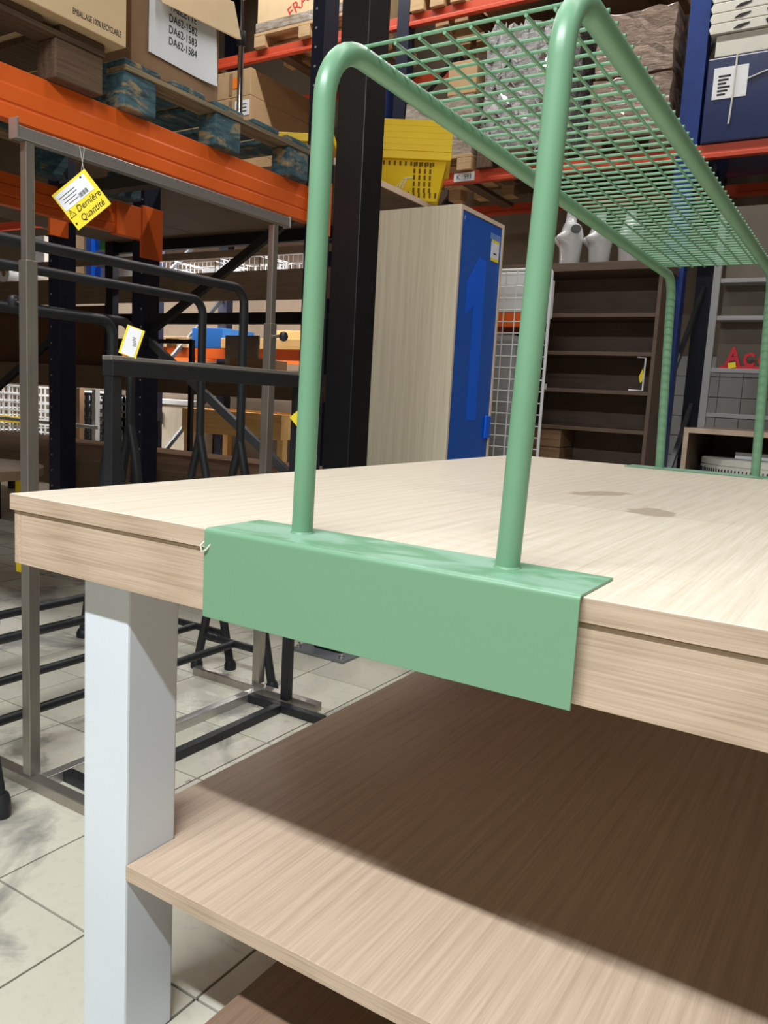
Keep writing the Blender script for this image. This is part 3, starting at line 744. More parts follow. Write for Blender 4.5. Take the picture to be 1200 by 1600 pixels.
lb = thing('beam_label', 'white location label reading K 993 on the red-orange beam', 'label', (-1.87, 4.998, 2.74))
build(B().box(-1.955, -1.78, 4.9955, 4.9995, 2.742, 2.806), 'sticker', PAPER, lb)
text('K   993', 0.05, (-1.868, 4.995, 2.773), (1, 0, 0), (0, 0, 1), 'printed_text', INK, lb, 0.0004, sx=0.85)
ZB = 2.816; ZU = 4.036
def bx(name, label, x0, x1, y0, y1, z0, z1, mat, cat='box', bev=0.005, group=None):
    t = thing(name, label, cat, ((x0 + x1)/2, (y0 + y1)/2, z0), group=group)
    build(B().box(x0, x1, y0, y1, z0, z1), 'carton_body', mat, t, bev)
    return t
def pallet_x(label, x0, x1, y0, y1, z0, mat, group='pallets on the back rack'):
    t = thing('pallet', label, 'pallet', ((x0 + x1)/2, (y0 + y1)/2, z0), group=group)
    bw = 0.12
    for xx in (x0, (x0 + x1)/2 - bw/2, x1 - bw):
        for yy in (y0, (y0 + y1)/2 - 0.06, y1 - 0.12):
            build(B().box(xx, xx + bw, yy, yy + 0.12, z0, z0 + 0.09), 'block', mat, t, 0.004)
    n = 5; wd = (y1 - y0)/(n + (n - 1)*0.3)
    for i in range(n): build(B().box(x0, x1, y0 + i*wd*1.3, y0 + i*wd*1.3 + wd, z0 + 0.09, z0 + 0.115), 'deck_slat', mat, t, 0.003)
    return t
pallet_x('light wooden pallet under the carton marked FRAGILE', -4.0, -2.9, 4.96, 5.9, ZU, PALLET_WOOD)
fr = thing('carton', 'shrink-wrapped pale carton stencilled FRAGILE in red on the upper beam', 'box', (-3.45, 5.4, ZU + 0.116))
build(B().box(-3.98, -2.92, 4.97, 5.85, ZU + 0.116, 5.1), 'carton_body', CARD_LIGHT, fr, 0.01)
text('FRAGILE', 0.13, (-3.42, 4.968, 4.36), (math.cos(R(30)), 0, math.sin(R(30))), (-math.sin(R(30)), 0, math.cos(R(30))), 'printed_text', RED_INK, fr, 0.0004)
build(B().box(-3.99, -2.91, 4.96, 5.86, ZU + 0.117, ZU + 0.20), 'plastic_wrap', WRAP_CLEAR, fr, 0.01)
# stack of cartons behind the rod
pallet_x('wooden pallet under the stack of small brown cartons', -5.0, -4.02, 4.96, 5.95, ZB, PALLET_WOOD)
rows = [(2.932, 3.20), (3.201, 3.43), (3.431, 3.665), (3.666, 3.895)]
names = ['bottom', 'second', 'third', 'top']
for ri, (z0, z1) in enumerate(rows):
    for ci, (x0, x1) in enumerate(((-4.99, -4.52), (-4.515, -4.04))):
        t = bx('small_carton', 'brown %s carton of the back stack, %s row' % ('right-hand' if ci else 'left-hand', names[ri]), x0, x1, 4.98, 5.9, z0, z1, CARD, group='small brown cartons stacked on the back rack')
        build(B().box((x0 + x1)/2 - 0.02, (x0 + x1)/2 + 0.02, 4.9775, 4.98, z0 + 0.02, z1 - 0.02), 'packing_tape', CARD_DARK, t)
        if ri == 3 and ci == 1: build(B().box(-4.25, -4.14, 4.9765, 4.98, 3.74, 3.83), 'orange_sticker', ORANGE_CARD, t)
        if ri == 2 and ci == 1:
            build(B().box(-4.22, -4.05, 4.9765, 4.98, 3.50, 3.63), 'address_label', PAPER, t)
            for q in range(3): build(B().box(-4.20, -4.08, 4.9758, 4.9765, 3.53 + 0.03*q, 3.54 + 0.03*q), 'label_print', INK, t)
        if ri == 2 and ci == 0: build(B().box(-4.62, -4.53, 4.9765, 4.98, 3.44, 3.60), 'yellow_sticker', YELLOW_CARD, t)
# plastic-wrapped pallets behind the mesh
def lumpy(x0, x1, y0, y1, z0, z1, n, amp, seed, jag=0.0):
    rnd = random.Random(seed); bm = bmesh.new()
    bmesh.ops.create_cube(bm, size=1)
    bmesh.ops.subdivide_edges(bm, edges=bm.edges, cuts=n, use_grid_fill=True)
    b = B()
    for v in bm.verts:
        p = v.co
        v.co = Vector(((x0 + x1)/2 + p.x*(x1 - x0), (y0 + y1)/2 + p.y*(y1 - y0), z0 + (p.z + 0.5)*(z1 - z0)))
        if p.z > -0.49:
            v.co += Vector((rnd.uniform(-1, 1)*amp, rnd.uniform(-1, 1)*amp, rnd.uniform(-1, 1)*amp*(1 + jag*(p.z > 0.45))))
    bm.verts.index_update()
    b.add([v.co.copy() for v in bm.verts], [[v.index for v in f.verts] for f in bm.faces], False)
    bm.free(); return b
pallet_x('wooden pallet under the grey wrapped foam stack', -1.75, -1.08, 4.96, 5.9, ZB, BROWN_PALLET)
build(lumpy(-1.735, -1.10, 4.97, 5.85, ZB + 0.122, 3.78, 17, 0.017, 3, 2.5), 'wrapped_load', WRAP_GREY, label='tall grey stack of crumpled foam in clear plastic behind the mesh shelf', cat='wrapped pallet')
pallet_x('wooden pallet under the brown wrapped cartons beside the blue upright', -0.92, -0.36, 4.96, 5.9, ZB, BROWN_PALLET)
build(lumpy(-0.91, -0.37, 4.97, 5.85, ZB + 0.119, 3.30, 8, 0.008, 5), 'wrapped_load', WRAP_BROWN, bev=0.004, label='lower brown carton load wrapped in glossy film beside the blue upright', cat='wrapped pallet')
build(lumpy(-0.90, -0.38, 4.98, 5.85, 3.315, 3.72, 8, 0.008, 6), 'wrapped_load', WRAP_BROWN, bev=0.004, label='upper brown carton load wrapped in glossy film beside the blue upright', cat='wrapped pallet')
pallet_x('wooden pallet holding the brown box above the yellow baskets', -2.42, -1.80, 4.96, 5.9, ZB, PALLET_WOOD)
build(lumpy(-2.40, -1.81, 4.97, 5.8, ZB + 0.117, 3.36, 6, 0.008, 8), 'wrapped_load', WRAP_CLEAR, label='low shrink-wrapped carton with crinkled film above the yellow baskets', cat='wrapped pallet')
bx('carton', 'plain brown box on top of the crinkled film carton', -2.06, -1.82, 5.0, 5.7, 3.38, 3.62, CARD)
# blue crates and black stand left of them
bx('blue_crate', 'blue plastic crate standing just right of the black column', -2.86, -2.66, 4.97, 5.5, ZB + 0.003, 3.16, BLUE_PLASTIC, 'crate')
bx('blue_crate', 'upper blue plastic crate right of the black column', -2.84, -2.64, 4.97, 5.5, 3.30, 3.62, BLUE_PLASTIC, 'crate')
bx('storage_box', 'flat black storage box between the two blue crates', -2.87, -2.62, 4.96, 5.5, 3.165, 3.298, BLACK, 'box')
# trays and blue box on the right
bx_ = thing('blue_carton', 'dark blue film-wrapped box with white address label on the right rack bay', 'box', (0.3, 5.4, ZB))
build(B().box(-0.155, 0.78, 4.985, 5.85, ZB + 0.002, 3.335), 'carton_body', plain('dark_blue_film', srgb(40, 52, 94), 0.25, 0, 0.1, 5, 0.4), bx_, 0.01)
build(B().box(-0.11, 0.095, 4.981, 4.985, 3.08, 3.27), 'address_label', PAPER, bx_)
for q in range(6): build(B().box(-0.08, -0.08 + 0.05 + 0.012*(q % 3), 4.9803, 4.981, 3.10 + 0.022*q, 3.112 + 0.022*q), 'label_print', INK, bx_)
build(B().tube([(0.02, 4.978, 3.335), (0.018, 4.978, 3.10), (0.01, 4.978, 2.92)], 0.006, 8), 'strap', WHITE_PLASTIC, bx_)
build(B().tube([(0.095, 4.978, 3.18), (0.3, 4.978, 3.24), (0.78, 4.978, 3.30)], 0.005, 8), 'strap', WHITE_PLASTIC, bx_)
bx('tray_carton', 'pale carton between the blue box and the white trays', -0.12, 0.56, 4.99, 5.8, 3.338, 3.47, WHITE_PLASTIC)
for i in range(7):
    z0 = 3.472 + i*0.062
    t = thing('stacking_tray', 'white plastic tray in the wavy stack, %s from its bottom' % ['first', 'second', 'third', 'fourth', 'fifth', 'sixth', 'seventh'][i], 'tray', (0.24, 5.4, z0), group='white stacking trays on the back rack')
    poly = [(-0.155, z0 + 0.001), (0.70, z0 + 0.001), (0.715, z0 + 0.031), (0.70, z0 + 0.061), (-0.155, z0 + 0.061), (-0.168, z0 + 0.031)]
    build(B().prism(poly, 4.97, 5.8, 'XZ'), 'tray_body', WHITE_PLASTIC, t, 0.004)
    for xx in (-0.02, 0.18):
        sl = B().prism([(xx, z0 + 0.018), (xx + 0.04, z0 + 0.018), (xx + 0.09, z0 + 0.034), (xx + 0.095, z0 + 0.042), (xx + 0.03, z0 + 0.036)] if xx < 0.1 else [(xx, z0 + 0.012), (xx + 0.035, z0 + 0.012), (xx + 0.05, z0 + 0.04), (xx + 0.018, z0 + 0.052), (xx - 0.015, z0 + 0.04)], 4.966, 4.972, 'XZ')
        build(sl, 'handle_slot', INK, t)
# crates on the upper beam
bx('carton', 'dark carton on the upper right of the back rack', -1.9, -0.5, 5.05, 5.9, ZU + 0.003, 4.6, CARD_DARK)
pallet_x('pallet high on the back rack above the black column', -2.42, -1.95, 4.97, 5.9, ZU, PALLET_WOOD)

# ------------------------------------------------------------------ dark bookcase, torsos, grid
bc = thing('bookcase', 'wide dark brown open bookcase with five shelves below the mannequin torsos', 'bookcase', (-0.75, 4.78, 0))
bx0, bx1, by0, by1 = -1.30, -0.205, 4.60, 4.95
build(B().box(bx0, bx1 - 0.001, by1 - 0.012, by1, 0.05, 1.975), 'back_panel', BOOKCASE, bc)
for x in (bx0, bx1 - 0.025): build(B().box(x, x + 0.024, by0, by1 - 0.013, 0, 1.975), 'side_panel', BOOKCASE, bc, 0.001)
build(B().box(bx0 - 0.01, bx1 + 0.01, by0 - 0.01, by1, 1.976, 2.03), 'top_panel', BOOKCASE, bc, 0.002)
for z in (1.69, 1.442, 1.192, 0.94, 0.66, 0.36, 0.08):
    build(B().box(bx0 + 0.025, bx1 - 0.026, by0 + 0.004, by1 - 0.013, z - 0.012, z + 0.012), 'shelf', BOOKCASE, bc, 0.001)
br_ = thing('wire_bracket', 'thin white rectangular wire bracket with yellow tag on a bookcase shelf', 'bracket', (-0.28, 4.62, 1.205))
build(B().tube([(-0.36, 4.62, 1.211), (-0.27, 4.62, 1.211), (-0.268, 4.62, 1.42), (-0.32, 4.62, 1.425)], 0.006, 8), 'wire_frame', WHITE_WIRE, br_)
build(B().add([(-0.30, 4.615, 1.30), (-0.276, 4.613, 1.36), (-0.274, 4.615, 1.27), (-0.29, 4.617, 1.26)], [(0, 1, 2, 3)]).add([(-0.30, 4.6165, 1.30), (-0.276, 4.6145, 1.36), (-0.274, 4.6165, 1.27), (-0.29, 4.6185, 1.26)], [(3, 2, 1, 0)]), 'tag', YELLOW_CARD, br_)
bx('small_note', 'small cream price note clipped to the bookcase shelf edge', -0.955, -0.915, 4.595, 4.603, 1.19, 1.23, WHITE_PLASTIC, 'note', 0)
for i, z in enumerate((0.672, 0.80)):
    bx('brown_carton', ['lower brown carton inside the bookcase beside the wire grid', 'upper brown carton inside the bookcase beside the wire grid'][i], -1.10, -0.80, 4.64, 4.9, z + 0.0005, z + 0.125, CARD_DARK)

def torso_mesh():
    # stations: z, half-width, half-depth, forward shift
    st = [(0.0, 0.105, 0.085, 0.0), (0.04, 0.108, 0.088, 0.0), (0.10, 0.118, 0.09, 0.0), (0.18, 0.132, 0.096, 0.0), (0.25, 0.150, 0.10, 0.0), (0.31, 0.165, 0.098, 0.002),
          (0.36, 0.172, 0.088, 0.0), (0.40, 0.160, 0.075, -0.005), (0.425, 0.115, 0.062, -0.01), (0.445, 0.065, 0.05, -0.012), (0.48, 0.048, 0.046, -0.012), (0.53, 0.046, 0.045, -0.01), (0.55, 0.045, 0.044, -0.01)]
    n = 36; b = B(); vs = []; fs = []
    zs = []
    for i in range(len(st) - 1):
        for k in range(4):
            t = k/4; a, c = st[i], st[i+1]; t = t
            zs.append(tuple(a[q] + (c[q] - a[q])*t for q in range(4)))
    zs.append(st[-1])
    for z, w_, d, f in zs:
        for k in range(n):
            a = 2*math.pi*k/n; x, y = w_*math.cos(a), -d*math.sin(a) + f
            if math.sin(a) > 0:
                for s_ in (-1, 1):
                    q = ((x - s_*0.072)/0.048)**2 + ((z - 0.275)/0.05)**2
                    y -= 0.062*math.exp(-q)
            vs.append((x, y, z))
    m = len(zs)
    for i in range(m - 1):
        for k in range(n): fs.append((i*n+k, i*n+(k+1) % n, (i+1)*n+(k+1) % n, (i+1)*n+k))
    b.add(vs, fs, True); b.add(vs[:n], [tuple(range(n))[::-1]]); b.add(vs[-n:], [tuple(range(n))])
    return b
def torso(label, loc, rz):
    t = thing('mannequin_torso', label, 'mannequin', loc, rz, 'glossy white mannequin torsos on the bookcase', True)
    build(torso_mesh(), 'body', GLOSS_WHITE, t)
    for s_ in (-1, 1):
        build(B().tube([(s_*0.150, 0, 0.345), (s_*0.176, 0, 0.35)], 0.042, 16), 'arm_socket', plain('dark_socket', srgb(60, 60, 62), 0.5), t)
    return t
torso('glossy white mannequin torso, leftmost on the bookcase', (-0.872, 4.72, 2.031), R(-58)).scale = (0.74, 0.78, 0.64)
torso('glossy white mannequin torso, second from left on the bookcase', (-0.675, 4.74, 2.031), R(-55)).scale = (0.74, 0.78, 0.60)
torso('glossy white mannequin torso, third from left on the bookcase', (-0.478, 4.75, 2.031), R(-55)).scale = (0.72, 0.76, 0.60)

gp = thing('wire_grid', 'tall white wire grid panel standing between cabinet and bookcase', 'grid panel', (-0.74, 3.6, 0))
gx0, gx1, gy, gz = -0.90, -0.56, 3.62, 1.83
build(B().tube([(gx1, gy, 0.0), (gx1, gy, gz - 0.03)] + arc((gx1 - 0.03, gy, gz - 0.03), 0.03, 0, math.pi/2, 5, (1,0,0), (0,0,1)) + arc((gx0 + 0.03, gy, gz - 0.03), 0.03, math.pi/2, math.pi, 5, (1,0,0), (0,0,1)) + [(gx0, gy, 0.0)], 0.009, 10), 'frame_wire', WHITE_WIRE, gp)
for i in range(1, 5): build(B().tube([(gx0 + i*0.068, gy - 0.004, 0.03), (gx0 + i*0.068, gy - 0.004, gz)], 0.0035, 6), 'upright_wire', WHITE_WIRE, gp)
for j in range(28): build(B().tube([(gx0, gy, 0.05 + j*0.065), (gx1, gy, 0.05 + j*0.065)], 0.0035, 6), 'cross_wire', WHITE_WIRE, gp)
for y in (3.4, 3.84): build(B().box(gx0, gx0 + 0.02, min(y, gy), max(y, gy), 0, 0.02), 'foot', WHITE_WIRE, gp)
bx('grey_sack', 'pale grey sack stack seen through the wire grid', -1.16, -0.86, 3.9, 4.3, 0.62, 1.50, plain('grey_sack', srgb(150, 152, 156), 0.6, 0, 0.1, 5, 0, 0.6, 8), 'sack', 0.04)
bx('orange_tray', 'orange tray on the grey sacks behind the wire grid', -1.16, -0.84, 3.92, 4.3, 1.545, 1.63, ORANGE, 'tray')
bx('white_carton', 'pale white carton on the orange tray behind the wire grid', -1.16, -0.80, 3.92, 4.3, 1.632, 1.87, PAPER)
bx('brown_crate', 'brown crate carrying the grey sacks behind the wire grid', -1.2, -0.84, 3.88, 4.32, 0, 0.615, CARD_DARK, 'crate')

# ------------------------------------------------------------------ light grey shelf, red letters, open wooden unit with the round plinth
gs = thing('grey_shelving', 'light grey steel ladder shelf holding red letters by the tiled wall', 'shelf', (0.6, 4.95, 0))
for x in (0.055, 1.10):
    build(B().box(x, x + 0.045, 4.8, 4.83, 0, 2.4), 'post', GREY_SHELF, gs, 0.002)
for z in (1.92, 1.69, 1.365, 1.08, 0.6, 0.2):
    build(B().box(0.101, 1.099, 4.802, 4.95, z - 0.013, z + 0.013), 'shelf_board', GREY_SHELF, gs, 0.002)
build(B().box(0.10, 1.10, 4.951, 4.96, 1.385, 2.4), 'back_board', plain('grey_brown_board', srgb(108, 100, 88), 0.6), gs)
rl = thing('red_letters', 'red plastic letters ACC on a red bar with yellow sticker, on grey shelf', 'sign', (0.3, 4.85, 1.379))
build(B().box(0.145, 0.46, 4.82, 4.86, 1.379, 1.395), 'base_bar', RED_PLASTIC, rl)
text('A', 0.155, (0.222, 4.835, 1.447), (1, 0, 0), (0, 0, 1), 'letter', RED_PLASTIC, rl, 0.012, sx=0.85, off=0.004)
text('C', 0.115, (0.315, 4.835, 1.43), (1, 0, 0), (0, 0, 1), 'letter', RED_PLASTIC, rl, 0.012, sx=0.85, off=0.004)
text('C', 0.115, (0.400, 4.835, 1.43), (1, 0, 0), (0, 0, 1), 'letter', RED_PLASTIC, rl, 0.012, sx=0.85, off=0.004)
card('sticker', (0.222, 4.812, 1.398), 0.045, 0.034, 0, R(12), YELLOW_CARD, rl, 0.001)
ou = thing('open_unit', 'low open wooden display unit with oak edges behind the far clamp plate', 'cabinet', (0.8, 3.75, 0))
for x in (0.272, 1.30): build(B().box(x, x + 0.022, 3.40, 4.10, 0, 0.988), 'side_panel', BOOKCASE, ou)
build(B().box(0.272, 1.322, 3.40, 4.10, 0.989, 1.012), 'top_panel', BOOKCASE, ou)
build(B().box(0.294, 1.30, 4.085, 4.10, 0, 0.988), 'back_panel', BOOKCASE, ou)
for z in (0.765, 0.08): build(B().box(0.294, 1.30, 3.41, 4.084, z - 0.02, z), 'shelf', BOOKCASE, ou)
build(B().box(0.2715, 1.3225, 3.396, 3.3995, 0.988, 1.013), 'edge_band', OAK_EDGE, ou)
for x in (0.2715, 1.2995): build(B().box(x, x + 0.023, 3.396, 3.3995, 0, 0.988), 'edge_band', OAK_EDGE, ou)
dp = thing('round_plinth', 'round white plinth with notched rim inside the open wooden unit', 'plinth', (0.636, 3.74, 0.765))
build(B().lathe([(0.325, 0.0), (0.33, 0.005), (0.33, 0.064), (0.325, 0.066), (0.325, 0.072), (0.33, 0.074), (0.33, 0.10), (0.32, 0.106), (0.0, 0.106)], 64, (0.636, 3.74, 0.765)), 'disc', WHITE_PLASTIC, dp)
for k in range(56):
    a = R(180 + 2 + k*3.2)
    c = Vector((0.636 + 0.3305*math.cos(a), 3.74 + 0.3305*math.sin(a), 0.765))
    build(B().bar(c + Vector((0, 0, 0.018)), c + Vector((0, 0, 0.055)), 0.006, 0.003, (math.cos(a), math.sin(a), 0)), 'notch', INK, dp)
bx('white_display_board', 'flat white strip lying on top of the round plinth', 0.485, 0.74, 3.60, 3.62, 0.8715, 0.903, PAPER, 'board', 0.001)

# ------------------------------------------------------------------ far shelving on the left
fsx0, fsx1 = -8.6, -2.62
fs_ = thing('far_shelving', 'long brown shelving with deep fascia boards in the far left background', 'shelf', (-5.6, 4.8, 0))
for z0, z1, y in ((1.805, 2.04, 4.40), (1.01, 1.225, 4.40)):
    build(B().box(fsx0, fsx1, y, y + 0.03, z0, z1), 'fascia_board', BROWN_BOARD, fs_)
    build(B().box(fsx0, fsx1, y + 0.03, y + 0.50, z1 - 0.03, z1), 'shelf_board', BROWN_BOARD, fs_)
build(B().box(fsx0, fsx1, 4.75, 4.80, 1.65, 1.75), 'cross_beam', BLACK, fs_)
build(B().box(fsx0, fsx1, 4.42, 4.45, 2.16, 2.22), 'cross_beam', BROWN_BOARD, fs_)
build(B().box(-8.6, -5.35, 4.52, 4.54, 1.226, 1.80), 'back_board', plain('dark_brown_panel', srgb(92, 60, 36), 0.7), fs_)
for x in (-8.5, -5.3, -2.75):
    for y in (4.44, 4.86): build(B().box(x, x + 0.07, y, y + 0.06, 0, 2.4), 'post', NAVY, fs_)
# wire baskets on the top shelf
def wire_basket(label, x0, x1, y0, y1, z0, z1, mat, step=0.05, group='wire baskets on the far shelf', wr=0.0045):
    t = thing('wire_basket', label, 'basket', ((x0+x1)/2, (y0+y1)/2, z0), group=group)
    for nm, pts in (('front_mesh', [(x0, y0), (x1, y0)]), ('rear_mesh', [(x0, y1), (x1, y1)]), ('side_mesh', [(x0, y0), (x0, y1)]), ('side_mesh', [(x1, y0), (x1, y1)])):
        b = B(); (xa, ya), (xb, yb) = pts; L = math.hypot(xb - xa, yb - ya); n = max(2, int(L/step))
        for i in range(n + 1):
            t_ = i/n; b.bar((xa + (xb-xa)*t_, ya + (yb-ya)*t_, z0 + 0.002), (xa + (xb-xa)*t_, ya + (yb-ya)*t_, z1), wr, wr, (0, 1, 0))
        m = max(2, int((z1 - z0)/step))
        for j in range(m + 1):
            z = z0 + 0.004 + (z1 - z0 - 0.004)*j/m; b.bar((xa, ya, z), (xb, yb, z), wr*1.3, wr*1.3)
        build(b, nm, mat, t)
    build(B().box(x0, x1, y0, y1, z0, z0 + 0.004), 'base', mat, t)
    return t
xs = [(-4.95, -4.45), (-4.40, -3.95), (-3.90, -3.45), (-3.40, -2.90)]
for i, (a, b_) in enumerate(xs):
    wire_basket('white wire basket on the top far shelf, %s from the left' % ['first', 'second', 'third', 'fourth'][i], a, b_, 4.5, 4.90, 2.041, 2.17 if i != 1 else 2.15, WHITE_WIRE, 0.05)
bx('white_carton', 'white carton showing between the wire baskets', -4.30, -4.0, 4.70, 4.85, 2.0465, 2.15, PAPER)
for i, x in enumerate((-6.9, -6.55)):
    t = thing('paper_roll', ['white paper roll at the far left shelf end', 'second white paper roll beside the steel post'][i], 'roll', (x, 4.6, 2.041))
    build(B().tube([(x, 4.45, 2.135), (x, 4.85, 2.135)], 0.09, 24), 'roll_body', PAPER, t)
    build(B().tube([(x, 4.445, 2.135), (x, 4.46, 2.135)], 0.03, 16), 'core', CARD_DARK, t)
bx('white_carton', 'white printed carton left of the hanging yellow tag', -6.72, -6.44, 4.6, 4.85, 2.235, 2.52, PAPER)
bx('brown_carton', 'brown carton on the far shelf behind the navy upright', -6.2, -5.95, 4.6, 4.9, 2.041, 2.60, CARD)
rk = thing('catalogue_rack', 'bright white and green magazine rack beyond the orange beam end', 'rack', (-5.55, 4.8, 2.041))
build(B().box(-5.81, -5.32, 4.8, 4.88, 2.041, 2.74), 'back_panel', PAPER, rk)
for i in range(4): build(B().box(-5.80, -5.33, 4.73, 4.799, 2.07 + 0.14*i, 2.085 + 0.14*i), 'ledge', GREY_SHELF, rk)
for i in range(4): build(B().box(-5.77 + 0.115*i, -5.68 + 0.115*i, 4.75, 4.77, 2.366, 2.46), 'leaflet', plain('green_leaflet', srgb(70, 150, 40), 0.5) if i != 1 else PAPER, rk)
bl_ = bx('blue_display_board', 'narrow bright blue panel beside the magazine rack', -5.91, -5.825, 4.7, 4.88, 2.041, 2.70, BLUE_BRIGHT, 'board')
# middle gap: pallets, crates, orange beam
lr = thing('low_rack', 'low orange-beamed rack seen under the far shelf fascia', 'rack', (-4.6, 5.6, 0))
build(B().box(-7.0, -3.0, 5.42, 5.47, 1.375, 1.475), 'beam', ORANGE, lr)
build(B().box(-7.0, -3.0, 6.2, 6.25, 1.375, 1.475), 'beam', ORANGE, lr)
for x in (-7.05, -2.99):
    for y in (5.42, 6.2): build(B().box(x, x + 0.05, y, y + 0.05, 0, 1.6), 'upright', NAVY, lr)
pallet_x('pale wooden pallet on the low orange beam', -5.95, -5.2, 5.40, 6.2, 1.476, PALLET_WOOD, 'pallets in the far background')
bx('blue_crate', 'blue crate on the low orange beam beside a pale pallet', -5.15, -4.72, 5.42, 5.9, 1.476, 1.68, plain('mid_blue_plastic', srgb(30, 96, 170), 0.45), 'crate')
def wood_tray(label, x0, x1, y0, y1, z0, h, legs=0.0, name='wooden_tray', cat='tray'):
    t = thing(name, label, cat, ((x0+x1)/2, (y0+y1)/2, z0 - legs))
    build(B().box(x0, x1, y0, y0 + 0.025, z0, z0 + h), 'front_board', PINE, t, 0.002)
    build(B().box(x0, x1, y1 - 0.025, y1, z0, z0 + h), 'rear_board', PINE, t, 0.002)
    build(B().box(x0, x0 + 0.025, y0 + 0.026, y1 - 0.026, z0, z0 + h), 'end_board', PINE, t, 0.002)
    build(B().box(x1 - 0.025, x1, y0 + 0.026, y1 - 0.026, z0, z0 + h), 'end_board', PINE, t, 0.002)
    build(B().box(x0 + 0.026, x1 - 0.026, y0 + 0.026, y1 - 0.026, z0 + 0.02, z0 + 0.04), 'base', PINE, t)
    if legs:
        for x in (x0, x1 - 0.07):
            for y in (y0 + 0.03, y1 - 0.10): build(B().box(x, x + 0.07, y, y + 0.07, z0 - legs, z0 - 0.001), 'leg', PINE, t, 0.002)
    return t
wood_tray('long pine tray lying on the low orange beam', -4.70, -3.5, 5.38, 5.9, 1.477, 0.10)
wood_tray('second pine tray stacked on the long pine tray', -4.2, -3.1, 5.45, 5.95, 1.579, 0.08)
bx('dark_panel', 'dark grey panel standing behind the knobbed steel post', -4.15, -3.75, 4.86, 4.88, 1.2255, 1.56, plain('dark_grey_panel', srgb(76, 72, 72), 0.5), 'panel', 0.002)
bx('carton', 'small cardboard box with white sticker on the lower fascia shelf', -3.80, -3.40, 4.55, 4.85, 1.2255, 1.34, CARD)
bx('carton', 'flat white box on the lower fascia shelf', -5.0, -4.30, 4.6, 4.85, 1.2255, 1.29, PAPER)
bx('carton', 'flat cardboard box on the lower fascia shelf', -4.28, -3.85, 4.6, 4.85, 1.2255, 1.29, CARD)
# lower gap: pine bins on legs, white cabinet
wood_tray('pine bin table on legs, right of the white laminate cabinet', -4.99, -3.69, 5.15, 5.85, 0.627, 0.235, 0.627, 'bin_table', 'table')
wood_tray('second pine bin table nearer the green tube', -3.5, -2.75, 5.5, 6.15, 0.62, 0.22, 0.62, 'bin_table', 'table')
wc = thing('laminate_cabinet', 'pale laminate cabinet with a bar handle in the far background', 'cabinet', (-6.4, 6.1, 0))
build(B().box(-7.2, -5.72, 5.96, 6.35, 0.0, 0.86), 'cabinet_body', WHITE_CAB, wc, 0.002)
build(B().box(-7.22, -5.70, 5.93, 6.36, 0.861, 0.91), 'worktop', PAPER, wc, 0.002)
dd = build(B().box(-6.22, -5.74, 5.945, 5.959, 0.05, 0.84), 'door', WHITE_CAB, wc, 0.002)
build(B().box(-6.13, -6.11, 5.925, 5.944, 0.62, 0.76), 'handle', CHROME, dd)
dd = build(B().box(-6.72, -6.24, 5.945, 5.959, 0.05, 0.84), 'door', WHITE_CAB, wc, 0.002)
build(B().box(-6.36, -6.34, 5.925, 5.944, 0.62, 0.76), 'handle', CHROME, dd)
def hoop(label, x0, x1, y, z, a=0.02, mid=None):
    t = thing('black_hoop', label, 'frame', ((x0 + x1)/2, y, 0))
    for x in (x0, x1): build(B().box(x - a/2, x + a/2, y - a/2, y + a/2, 0, z), 'post', BLACK, t)
    build(B().box(x0 - a/2, x1 + a/2, y - a/2, y + a/2, z, z + a), 'top_bar', BLACK, t)
    if mid: build(B().box(x0, x1, y - a/2, y + a/2, mid, mid + a), 'mid_bar', BLACK, t)
hoop('thin dark metal hoop frame behind the black stand top bar', -4.80, -3.90, 4.20, 1.43, 0.035)
hoop('small black hoop frame before the laminate cabinet', -5.0, -4.35, 4.25, 0.735, 0.03, 0.65)
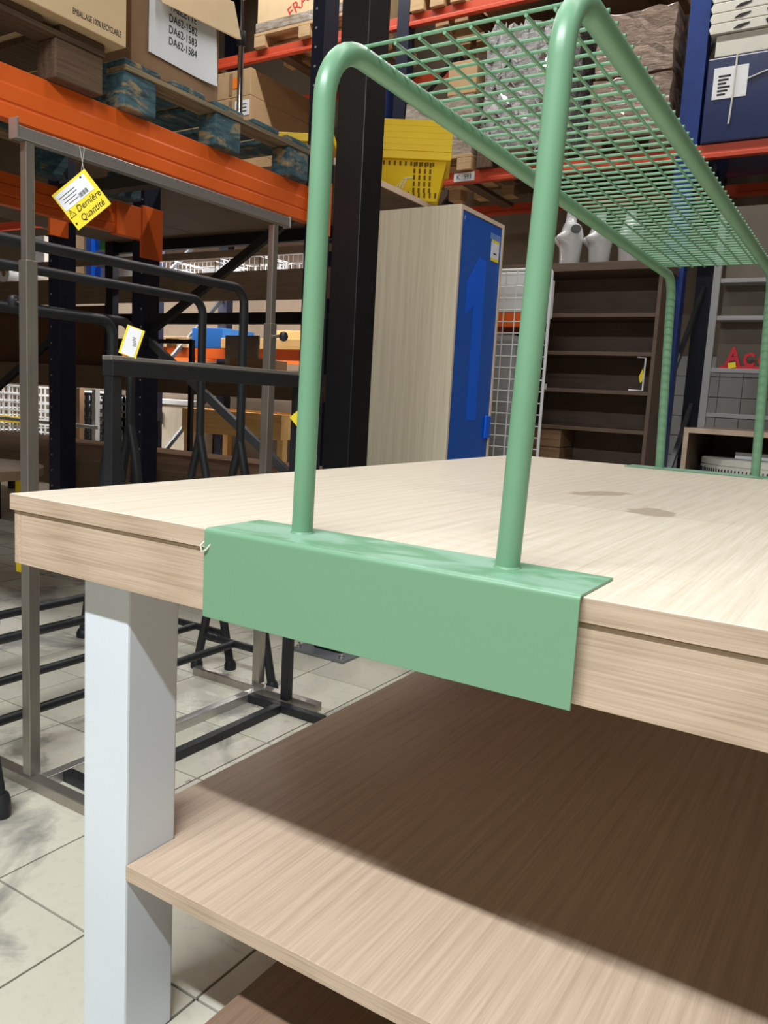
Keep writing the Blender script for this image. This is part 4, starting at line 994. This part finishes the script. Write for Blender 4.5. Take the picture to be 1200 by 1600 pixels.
# low brown platform
pf = thing('low_platform', 'low brown wooden platform spreading under the far shelving', 'platform', (-3.6, 3.4, 0))
for i in range(3):
    build(B().box(-6.2 + i*1.53, -4.68 + i*1.53, 2.78, 4.05, 0.51, 0.55), 'deck_panel', BROWN_BOARD, pf)
build(B().box(-6.2, -1.61, 2.76, 2.78, 0.36, 0.55), 'fascia_board', BROWN_BOARD, pf)
for x in (-6.1, -4.6, -3.1, -1.7):
    for y in (2.82, 3.95): build(B().box(x, x + 0.06, y, y + 0.06, 0, 0.51), 'leg', BLACK, pf)
# wire panels at far left
wire_basket('tall white wire bin with yellow band at the far left edge', -9.2, -8.0, 5.5, 6.1, 0.25, 0.96, WHITE_WIRE, 0.09, 'wire bins at far left', 0.014)
wire_basket('black wire bin behind the navy uprights', -7.6, -6.75, 5.5, 5.9, 0.25, 0.92, BLACK, 0.085, 'wire bins at far left', 0.02)
bx('yellow_strip', 'yellow band on the white wire bin', -9.2, -8.0, 5.46, 5.485, 0.50, 0.58, YELLOW, 'strip', 0.002)
for i, x in enumerate((-6.72, -6.45)):
    bx('wood_post', ['slim copper-brown post behind the navy uprights', 'slim grey slotted post behind the navy uprights'][i], x, x + 0.06, 5.2, 5.26, 0, 0.99, [CARD_DARK, GREY_SHELF][i], 'post', 0.002)
bx('handrail', 'pale horizontal bar crossing behind the wire bins', -9.5, -6.3, 5.16, 5.19, 0.55, 0.59, GREY_SHELF, 'bar', 0.002)
bx('white_box', 'white carton behind the black wire bin', -7.95, -7.3, 5.98, 6.3, 0.0, 0.95, PAPER)
rt = thing('round_table', 'round brown pedestal table with a yellow strip at the far left', 'table', (-2.15, 1.18, 0))
build(B().lathe([(0.30, 0.66), (0.32, 0.665), (0.32, 0.70), (0.30, 0.705), (0.0, 0.705)], 36, (-2.15, 1.18, 0)), 'table_top', BROWN_BOARD, rt)
build(B().box(-2.02, -1.96, 1.34, 1.38, 0.24, 0.66), 'yellow_strip', YELLOW, rt)
build(B().lathe([(0.14, 0.0), (0.14, 0.015), (0.025, 0.03), (0.025, 0.659)], 24, (-2.15, 1.18, 0)), 'pedestal', BLACK, rt)
t3 = thing('hanging_tag', 'small yellow tag peeking out beside the left green tube', 'tag', (-0.48, 1.333, 0.95))
card('card', (-0.475, 1.333, 0.995), 0.06, 0.06, R(32), R(42), YELLOW_CARD, t3)
build(B().tube([(-0.475, 1.333, 1.036), (-0.50, 1.34, 1.094)], 0.0006, 5), 'thread', WHITE_PLASTIC, t3)
